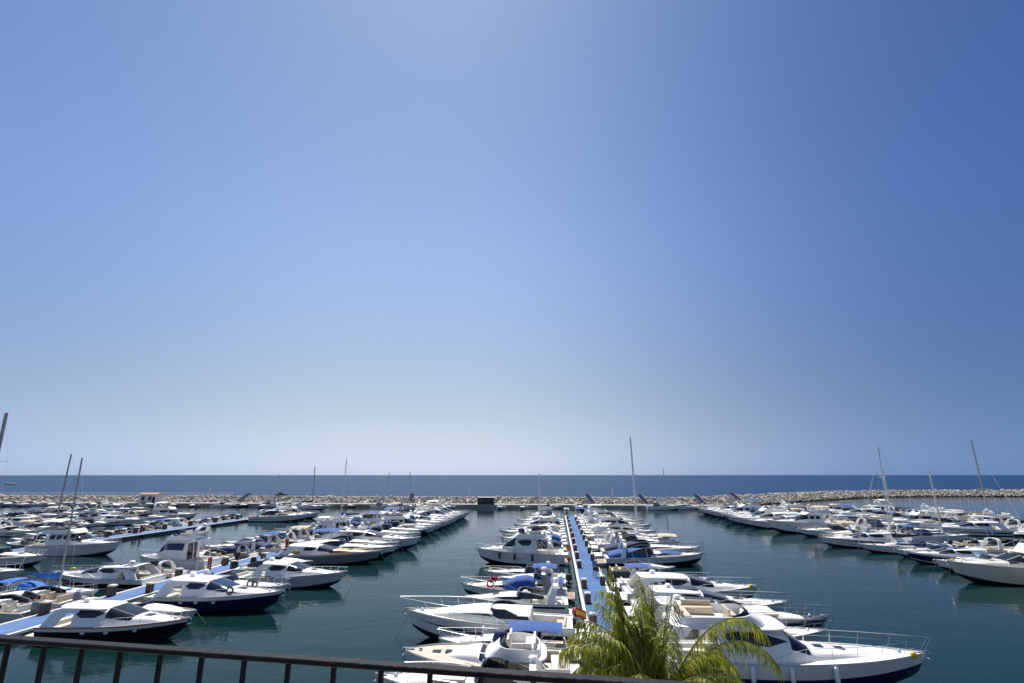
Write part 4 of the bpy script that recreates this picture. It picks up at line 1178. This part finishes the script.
# boats along the breakwater quay
K = []
r = random.Random(77)
v = -186.0
while v < 60:
    if not (-26 < v < -20 or 9 < v < 13) and r.random() < .82: K.append(v)
    v += r.uniform(5.5, 9.5)
nK = len(K)
for i, v in enumerate(K):
    k = r.choice(['small_white', 'small_blue', 'small_dark', 'ex_white', 'ex_whitecover', 'ex_pad', 'ht_white', 'small_grey'])
    s = r.uniform(.8, 1.05) if k.startswith('small') else r.uniform(.62, .8)
    lab = f"{PROTO[k]['desc']}, {ORD[i] if i < nK // 2 + 1 else ORD[nK - 1 - i]} from the {'hut' if i < nK // 2 + 1 else 'bend'} end of breakwater quay"
    if r.random() < .5: boat(k, 172.6, v - 3, 1, lab, 'boats moored against the breakwater', s)
    else: boat(k, 173.6, v, 1, lab, 'boats moored against the breakwater', s, rz=pi / 2 + ROT_V + pi + radians(r.uniform(-8, 8)))
SB = 'sailing yachts in the marina'
boat('sail_short', 172, -97.5, 1, 'distant sailing yacht below the breakwater left of the dark car', SB, .95, 0)
boat('sail_dark', 161.8, -81.5, 1, 'sailing yacht with dark mast close under the dark car on the breakwater', SB, .95, 0)
boat('sail_short', 166.9, -58.4, 1, 'white sailing yacht moored under the middle of the breakwater, shoreward of its twin', SB, 1.0, 0)
boat('sail_short', 162.5, -50.4, 1, 'white sailing yacht nearest the dark kiosk on the breakwater', SB, 1.0, 0)
boat('sail_short', 168.7, 27.0, 1, 'lone white sailing yacht at the breakwater beyond the tallest mast', SB, 1.1, 0)
boat('ht_white', 542, -602, 1, 'tiny white boat out on the open sea near the headland', 'boats out at sea', 1.0, 0)

# ================================================================ PONTOON FURNITURE
def make_pedestal():
    root = empty('power_pedestal')
    b = MB(); b.rbox((0, 0, .34), (.46, .46, .68), .03); b.build('body', 'ped', root)
    t = MB(); t.rbox((0, 0, .735), (.52, .52, .12), .03, taper=.85); t.build('cap', 'edge', root)
    p = MB(); p.rbox((-.235, 0, .45), (.03, .26, .26), .01); p.build('socket_panel', 'darkwood', root)
    return root
ped0 = make_pedestal(); used = [False]
def pedestal(u, v, label, s=1.0, group='brown service pedestals on the pontoons'):
    o = ped0 if not used[0] else copy_tree(ped0); used[0] = True
    o.location = W(u, v, .503); o.rotation_euler = (0, 0, ROT_V + random.uniform(-.06, .06)); o.scale = (s, s, s)
    tag(o, label, 'pedestal', group)
UL = [33.2, 38.9, 45.3, 51.0, 61.5, 68, 74.8, 82, 90, 98, 107, 116, 126]
UR = [34.8, 40.4, 45.6, 52.6, 60.0, 66.6, 72.6, 79.6, 87, 95, 104, 113, 123]
for i, u in enumerate(UL): pedestal(u, 2.22, f"brown pedestal with pale cap, {ORD[i]} from shore, striped-yacht side of central pontoon")
for i, u in enumerate(UR): pedestal(u, 3.98, f"brown pedestal with pale cap, {ORD[i]} from shore on the palm side of central pontoon")
for i, u in enumerate([40.2, 46.0, 51.4, 58, 64, 70.5, 78, 86, 95]): pedestal(u, -35.25, f"brown pedestal with pale cap, {ORD[i]} from shore on near edge of left pontoon")
for i, u in enumerate([38.6, 44.5, 52.5, 60, 67.5, 75, 83]): pedestal(u, -37.45, f"brown pedestal with pale cap, {ORD[i]} from shore on far edge of left pontoon", 1.1)
for i, u in enumerate([78, 84, 90, 97, 104, 112, 120]): pedestal(u, -73.3, f"brown pedestal with pale cap, {ORD[i]} from shore on the empty-lane pontoon", 1.3)

def make_hose():
    root = empty('fire_hose_post')
    b = MB(); b.rbox((0, 0, .6), (.34, .30, 1.2), .04); b.build('cabinet', 'red', root)
    t = MB(); t.rbox((0, 0, 1.23), (.40, .36, .08), .02); t.build('lid', 'red', root)
    d = MB(); d.rbox((0, -.155, .72), (.24, .02, .6), .008); d.build('door_glass', 'glass', root)
    return root
h0 = make_hose()
for k, (u, v, lab) in enumerate([(73.5, -37.3, 'red fire hose post on the left pontoon near the orange teak decked cruiser'), (56.8, -37.2, 'red fire hose post on left pontoon beside the white flybridge yacht with blue windows'), (84.6, 2.25, 'red fire hose post on the central blue pontoon'), (91, -73.1, 'dark red fire hose post on the empty-lane pontoon')]):
    o = h0 if k == 0 else copy_tree(h0)
    o.location = W(u, v, .503); o.rotation_euler = (0, 0, ROT_V); tag(o, lab, 'fire post', 'red fire hose posts')

def buoy(u, v, z, r, m, label):
    root = empty('mooring_buoy', W(u, v, z))
    b = MB(); b.ball((0, 0, 0), r, 1, 1, 1.1, 14, 10); b.build('float', m, root)
    t = MB(); t.tube([(0, 0, r), (0, 0, r * 1.45)], r * .22, 8); t.build('eye', 'rubber', root)
    tag(root, label, 'buoy', 'round buoys')
buoy(41.3, 1.15, .75, .3, 'red', 'red ball fender hanging at the edge of the central blue pontoon')
buoy(61.8, -7.6, .1, .22, 'yellow', 'small yellow buoy floating beside the tall flybridge yacht with black fenders')
buoy(57.5, -53.4, .15, .3, 'yellow', 'yellow buoy floating near the blue-covered sailing yacht')
buoy(66.2, 1.2, .7, .25, 'red', 'red ball fender behind the tall flybridge yacht with black fenders')

# little box sheds at the outer end of the central pontoon
root = empty('dock_box', W(138.6, 2.2, .5), ROT_V)
b = MB(); b.rbox((0, 0, .8), (1.3, 1.2, 1.6), .05); b.build('body', 'white', root)
b = MB(); b.rbox((0, 0, 1.66), (1.5, 1.4, .12), .04, taper=.8); b.build('roof', 'pale_grey', root)
b = MB(); b.rbox((0, -.61, .8), (.7, .04, 1.2), .01); b.build('door', 'grey', root)
tag(root, 'white service box at the outer tip of the blue pontoon', 'box')
root = empty('canvas_shelter', W(138.4, 5.6, .4), ROT_V)
b = MB(); b.disc_slab(0, 0, 1.3, 1.0, 1.6, .08, .25, .4); b.build('canopy', 'c_blue', root)
for sx in (-1, 1):
    for sy in (-1, 1):
        p = MB(); p.tube([(sx * 1.1, sy * .8, 0), (sx * 1.1, sy * .8, 1.66)], .03, 6); p.build('post', 'steel', root)
b = MB(); b.rbox((0, 0, .0), (2.8, 2.2, .14), .03); b.build('base', 'edge', root)
tag(root, 'small shelter with blue canopy at the outer tip of the blue pontoon', 'shelter')

# ================================================================ ON THE BREAKWATER
def on_bw(name, u, v, z, label, cat, group=None):
    root = empty(name, W(u, v, z), ROT_V); tag(root, label, cat, group); return root
hut = on_bw('harbour_hut', 177.6, -141, 1.05, 'white hut with orange tiled roof on the breakwater quay', 'hut')
b = MB(); b.rbox((0, 0, 1.4), (6.2, 3.2, 2.8), .05); b.build('wall', 'plaster', hut)
b = MB(); b.grid([[(-3.5, -1.9, 2.8), (-3.3, 0, 3.3), (-3.5, 1.9, 2.8)], [(3.5, -1.9, 2.8), (3.3, 0, 3.3), (3.5, 1.9, 2.8)]], cap0=True, cap1=True); b.add([(-3.5, -1.9, 2.81), (3.5, -1.9, 2.81), (3.5, 1.9, 2.81), (-3.5, 1.9, 2.81)], [(0, 1, 2, 3)]); b.build('roof', 'tileroof', hut, smooth=0)
for x in (-1.6, .9):
    b = MB(); b.rbox((x, -1.61, 1.45), (1.1, .06, 1.3), .02); w = b.build('window', 'glass', hut)
    b = MB(); b.rbox((x, -1.66, .75), (1.3, .14, .08), .02); b.build('sill', 'edge', w)
b = MB(); b.rbox((2.3, -1.61, 1.0), (.9, .06, 2.0), .02); b.build('door', 'panel_blue', hut)
kio = on_bw('kiosk', 176.6, -23.4, 1.05, 'dark boxy kiosk with white roof on the breakwater quay', 'kiosk')
b = MB(); b.rbox((0, 0, 1.0), (5.2, 2.4, 2.0), .05); b.build('wall', 'darkwood', kio)
b = MB(); b.rbox((0, 0, 2.12), (5.7, 2.8, .22), .05); b.build('roof', 'edge', kio)
for x in (-1.3, 1.3):
    b = MB(); b.rbox((x, -1.215, 1.15), (1.7, .05, 1.0), .01); b.build('shutter', 'glass', kio)
def ramp(i, u, v, label, lean):
    root = on_bw('sloped_panel', u, v, 1.05, label, 'panel', 'dark sloped panels against the breakwater')
    b = MB()
    pts = [(-.9 + lean, 0, .1), (1.0 + lean, 0, .1), (1.0 - lean, 4.6, 3.0), (-.9 - lean, 4.6, 3.0)]
    b.add(pts + [(x, y + .12, z - .2) for x, y, z in pts], [(0, 1, 2, 3), (7, 6, 5, 4), (0, 4, 5, 1), (1, 5, 6, 2), (2, 6, 7, 3), (3, 7, 4, 0)])
    b.build('board', 'panel_blue', root, smooth=0)
    for sx in (0, 1):
        f = MB(); f.tube([Vector(pts[sx]) + Vector((0, 0, .05)), Vector(pts[3 - sx]) + Vector((0, 0, .05))], .06, 6); f.build('side_rail', 'edge', root)
for i, (u, v, lab, ln) in enumerate([(179.6, -110, 'dark blue sloped panel on the rocks near the dark car', -.9), (179.6, -50, 'dark blue sloped panel on the rocks between two slim masts', 0.0), (179.6, 10.6, 'dark blue sloped panel on the rocks straight beyond the blue pontoon', .9), (179.6, 28.0, 'dark blue sloped panel on the rocks behind the tallest mast', .9), (183.5, 47.0, 'dark blue sloped panel on the rocks at the start of the right row', .9), (197.5, 63.5, 'dark blue sloped panel nearest the bend of the breakwater', 1.1)]):
    ramp(i, u, v, lab, ln)
# dark car on the crest
car = on_bw('parked_car', 189.8, -100.2, 2.8, 'dark car parked on the breakwater crest', 'car')
b = MB()
prof = [(-2.1, .35), (-2.15, .75), (-1.9, .95), (-1.4, 1.0), (-.9, 1.42), (.3, 1.45), (1.0, 1.02), (1.9, .88), (2.15, .6), (2.1, .35)]
b.grid([[(x, -.82, z) for x, z in prof], [(x, -.86, z) if z < 1.1 else (x, -.7, z) for x, z in prof], [(x, .86, z) if z < 1.1 else (x, .7, z) for x, z in prof], [(x, .82, z) for x, z in prof]], cap0=True, cap1=True)
b.build('body', 'car_black', car)
b = MB(); b.grid([[(-1.25, y, 1.07), (-.85, y * .97, 1.36)] for y in (-.885,)] + [[(.75, -.885, 1.07), (.3, -.86, 1.38)]]); b.build('side_window', 'glass', car)
for x in (-1.35, 1.35):
    for sy in (-1, 1):
        b = MB(); b.tube([(x, sy * .66, .33), (x, sy * .88, .33)], .33, 14); wh = b.build('wheel', 'rubber', car)
        b = MB(); b.tube([(x, sy * .87, .33), (x, sy * .895, .33)], .19, 10); b.build('rim', 'steel', wh)
mg = empty('crest_slab'); bpy.data.objects.remove(mg)
# crest walkway (flat cap) and its far railing at the hut end
b = MB(); b.rbox((0, 0, 0), (330, 3.0, .5), .06); o = b.build('breakwater_path', 'concrete', smooth=0); o.location = W(190.3, -132, 2.55); o.rotation_euler = (0, 0, ROT_V); tag(o, kind='structure')
fen = on_bw('crest_railing', 191.6, -176, 2.79, 'pale railing along the breakwater crest behind the hut', 'railing')
b = MB()
for z in (.55, 1.1): b.tube([(-60, 0, z), (56, 0, z)], .05, 5)
b.build('rail', 'alu', fen)
b = MB()
for i in range(30): b.tube([(-60 + i * 4, 0, 0), (-60 + i * 4, 0, 1.12)], .06, 5)
b.build('railing_frame', 'alu', fen)
def lamp(v, u, label):
    root = on_bw('beacon_post', u, v, 2.6, label, 'post', 'slim posts on the breakwater crest')
    b = MB(); b.tube([(0, 0, 0), (0, 0, 2.6)], .12, 8, .08); b.build('pole', 'plaster', root)
    b = MB(); b.rbox((0, 0, 2.75), (.4, .4, .4), .08); b.build('head', 'plaster', root)
for v, lab in ((-31, 'slim white post on the breakwater crest near the dark kiosk'), (19, 'slim white post on the breakwater crest beyond the blue pontoon tip'), (-128, 'slim white post on the crest beside the white hut')):
    lamp(v, 189.6, lab)

# ================================================================ PERSON on the pontoon
def skin_mesh(name, joints, edges, m, parent):
    me = bpy.data.meshes.new(name)
    me.from_pydata([j[0] for j in joints], edges, [])
    o = bpy.data.objects.new(name, me); COL.objects.link(o)
    sk = o.modifiers.new('skin', 'SKIN'); sk.use_smooth_shade = True
    for i, j in enumerate(joints):
        r_ = j[1] if isinstance(j[1], tuple) else (j[1], j[1])
        me.skin_vertices[0].data[i].radius = r_
        me.skin_vertices[0].data[i].use_root = (i == 0)
    ss = o.modifiers.new('sub', 'SUBSURF'); ss.levels = 1; ss.render_levels = 1
    dg = bpy.context.evaluated_depsgraph_get()
    nm = bpy.data.meshes.new_from_object(o.evaluated_get(dg))
    bpy.data.objects.remove(o)
    nm.name = name; nm.materials.clear(); nm.materials.append(M[m])
    for p in nm.polygons: p.use_smooth = True
    ob = bpy.data.objects.new(name, nm); COL.objects.link(ob); ob.parent = parent
    return ob
per = empty('person', W(56.4, 3.55, .505), radians(20))
J = [((0, 0, .95), (.15, .11)), ((0, 0, 1.12), (.14, .10)), ((0, .0, 1.36), (.17, .11)), ((0, 0, 1.47), (.07, .07)), ((0, -.01, 1.55), (.055, .055)), ((0, -.02, 1.63), (.085, .10)), ((0, -.01, 1.72), (.075, .09)),
     ((.10, 0, .88), .095), ((.11, -.10, .48), .062), ((.11, .02, .09), .042), ((.11, -.12, .04), .04),
     ((-.10, 0, .88), .095), ((-.11, .04, .48), .062), ((-.11, .16, .10), .042), ((-.11, .04, .04), .04),
     ((.20, 0, 1.40), .058), ((.25, .04, 1.12), .043), ((.25, -.06, .88), .032), ((.25, -.09, .80), .035),
     ((-.20, 0, 1.40), .058), ((-.25, -.02, 1.12), .043), ((-.25, -.14, .90), .032), ((-.25, -.18, .82), .035)]
E_ = [(0, 1), (1, 2), (2, 3), (3, 4), (4, 5), (5, 6), (0, 7), (7, 8), (8, 9), (9, 10), (0, 11), (11, 12), (12, 13), (13, 14), (2, 15), (15, 16), (16, 17), (17, 18), (2, 19), (19, 20), (20, 21), (21, 22)]
skin_mesh('body', J, E_, 'skin', per)
JS = [((0, 0, .93), (.165, .125)), ((0, 0, 1.12), (.158, .118)), ((0, 0, 1.37), (.185, .125)), ((0, 0, 1.46), (.085, .08)), ((.205, 0, 1.40), .075), ((.24, .03, 1.2), .062), ((-.205, 0, 1.40), .075), ((-.24, -.01, 1.2), .062)]
skin_mesh('shirt', JS, [(0, 1), (1, 2), (2, 3), (2, 4), (4, 5), (2, 6), (6, 7)], 'cloth_blue', per)
JT = [((0, 0, .97), (.165, .125)), ((.10, 0, .86), .112), ((.11, -.09, .5), .085), ((-.10, 0, .86), .112), ((-.11, .035, .5), .085)]
skin_mesh('shorts', JT, [(0, 1), (1, 2), (0, 3), (3, 4)], 'cloth_navy', per)
b = MB(); b.ball((0, .01, 1.70), .105, .93, 1.08, .95, 12, 8); b.build('hair', 'hair', per)
tag(per, 'person in blue shirt and dark shorts walking along the blue pontoon', 'person')

# ================================================================ PALM in front of the balcony
rp = random.Random(9)
PC = Vector((2.35, 10.0, 6.42))
palm = empty('palm_tree', (PC.x, PC.y, 1.3))
b = MB()
pts = [Vector((.12 * sin(t * 2.0), .05 * t, t * (PC.z - 1.3))) for t in [i / 14 for i in range(15)]]
rows = []
for i, p in enumerate(pts):
    r_ = .17 - .03 * i / 14 + (.05 if i == 0 else 0) + (.02 if i % 2 else 0)
    rows.append([p + Vector((cos(2 * pi * k / 12) * r_, sin(2 * pi * k / 12) * r_, 0)) for k in range(12)])
b.grid(rows, wrap=True, cap0=True, cap1=True); b.build('trunk', 'trunk', palm)
top = pts[-1]
def frond(az, el, length, droop, leaf, dens=1.0, twist=0.0):
    """one pinnate frond: rachis curve plus hanging leaflets"""
    rc = MB(); lf = MB()
    n = 26
    d0 = Vector((cos(az) * cos(el), sin(az) * cos(el), sin(el)))
    p = top + Vector((cos(az) * .08, sin(az) * .08, .02)); path = [p.copy()]
    cur = d0.copy(); step = length / n
    for i in range(n):
        t = i / n
        cur = (cur + Vector((0, 0, -1)) * droop * (0.25 + 1.5 * t ** 1.6) / n).normalized()
        p = p + cur * step; path.append(p.copy())
    rc.tube(path, .022, 5, .005)
    m = int(46 * dens * length / 2.4)
    for i in range(m):
        t = .10 + .90 * (i + rp.random() * .6) / m
        k = min(n - 1, int(t * n)); q = path[k].lerp(path[k + 1], t * n - k)
        tg = (path[k + 1] - path[k]).normalized()
        sd = tg.cross(Vector((0, 0, 1)))
        if sd.length < .15: sd = Vector((-sin(az), cos(az), 0))
        sd.normalize()
        L = leaf * (min(1, .45 + 3 * t) * (1 - .55 * t ** 3)) * rp.uniform(.55, 1.25)
        for s in (-1, 1):
            if rp.random() < .06: continue
            out = (sd * s * rp.uniform(.55, 1.0) + tg * rp.uniform(.35, .75) + Vector((0, 0, rp.uniform(-.25, .35)))).normalized()
            wd = .0078 * rp.uniform(.7, 1.4)
            pp = q.copy(); dr = out.copy(); quad = []
            for j in range(5):
                w_ = wd * (1.0, 1.15, .95, .6, .08)[j]
                side = dr.cross(Vector((0, 0, 1)))
                if side.length < .05: side = sd.copy()
                side.normalize()
                quad.append([pp - side * w_, pp + side * w_])
                dr = (dr + Vector((0, 0, -1)) * .75 * rp.uniform(.5, 1.5) + Vector((rp.uniform(-.12, .12), rp.uniform(-.12, .12), 0))).normalized()
                pp = pp + dr * (L / 4)
            lf.grid(quad)
    ra = rc.build('frond', 'rachis', palm)
    lf.build('leaflet_blades', 'frond', ra, smooth=60)
R_ = radians
FR = [  # azimuth (0 = right, 90 = away from the balcony), elevation, length, droop
 (14, 60, 2.9, 2.9), (4, 55, 2.7, 3.0), (-12, 50, 1.9, 2.9), (24, 52, 2.2, 3.1),
 (168, 62, 2.1, 3.0), (188, 56, 1.9, 3.2), (150, 62, 2.1, 2.8), (205, 62, 1.8, 3.2), (176, 70, 2.0, 2.4), (160, 50, 1.9, 3.2), (222, 66, 1.7, 3.0), (196, 72, 1.8, 2.4),
 (90, 62, 1.9, 2.8), (120, 58, 2.0, 3.0), (270, 60, 1.6, 3.0), (240, 62, 1.7, 3.0), (310, 60, 1.6, 3.0), (345, 68, 1.6, 2.8), (60, 56, 1.9, 3.0), (135, 70, 2.0, 2.0)]
for k in range(22):
    FR.append((rp.uniform(70, 300) if k % 4 else rp.uniform(0, 360), rp.uniform(73, 87), rp.uniform(1.45, 2.05), rp.uniform(.7, 1.6)))
for k in range(12): FR.append((rp.uniform(125, 235), rp.uniform(58, 80), rp.uniform(1.5, 2.1), rp.uniform(1.6, 3.0)))
FR.append((172, 77, 2.35, .5))
for az, el, ln, dr in FR: frond(R_(az), R_(el), ln, dr, .62, 2.2)
tag(palm, 'green palm tree with drooping feathery fronds just beyond the balcony rail', 'palm tree')

# ================================================================ BALCONY RAILING
h = .41
P0 = Vector((-3.252 * h, 3.693 * h, 0)); P1 = Vector((.0628 * h, 3.0643 * h, 0))
dr = (P1 - P0).normalized(); az = atan2(dr.y, dr.x)
rail = empty('balcony_railing', (P0.x, P0.y, CAM_Z - h - 1.10), az)
Lr = (P1 - P0).length; sp = Lr / 12
b = MB(); b.rbox((Lr * .5 + .35, .0, 1.10 - .006), (4.6, .032, .012), .003); b.build('handrail', 'iron', rail)
for i in range(-12, 27):
    b = MB(); b.rbox((i * sp + .02, 0, .595), (.011, .011, .985), .002); b.build('baluster', 'iron', rail, smooth=0)
b = MB(); b.rbox((Lr * .5 + .35, 0, .095), (4.6, .036, .012), .003); b.build('bottom_rail', 'iron', rail)
for x in (Lr * .5 + .35 - 2.25, Lr * .5 + .35 + 2.25):
    b = MB(); b.rbox((x, 0, .545), (.04, .04, 1.088), .004); b.build('post', 'iron', rail)
tag(rail, 'black iron balcony railing with flat handrail and square balusters above the water', 'railing')
mid = P0 + dr * (Lr * .5 + .35) + Vector((dr.y, -dr.x, 0)) * 1.05
b = MB(); b.rbox((0, 0, 0), (4.9, 2.4, .22), .02); o = b.build('balcony_floor', 'concrete', smooth=0)
o.location = (mid.x, mid.y, CAM_Z - h - 1.10 - .115); o.rotation_euler = (0, 0, az); tag(o, kind='structure')
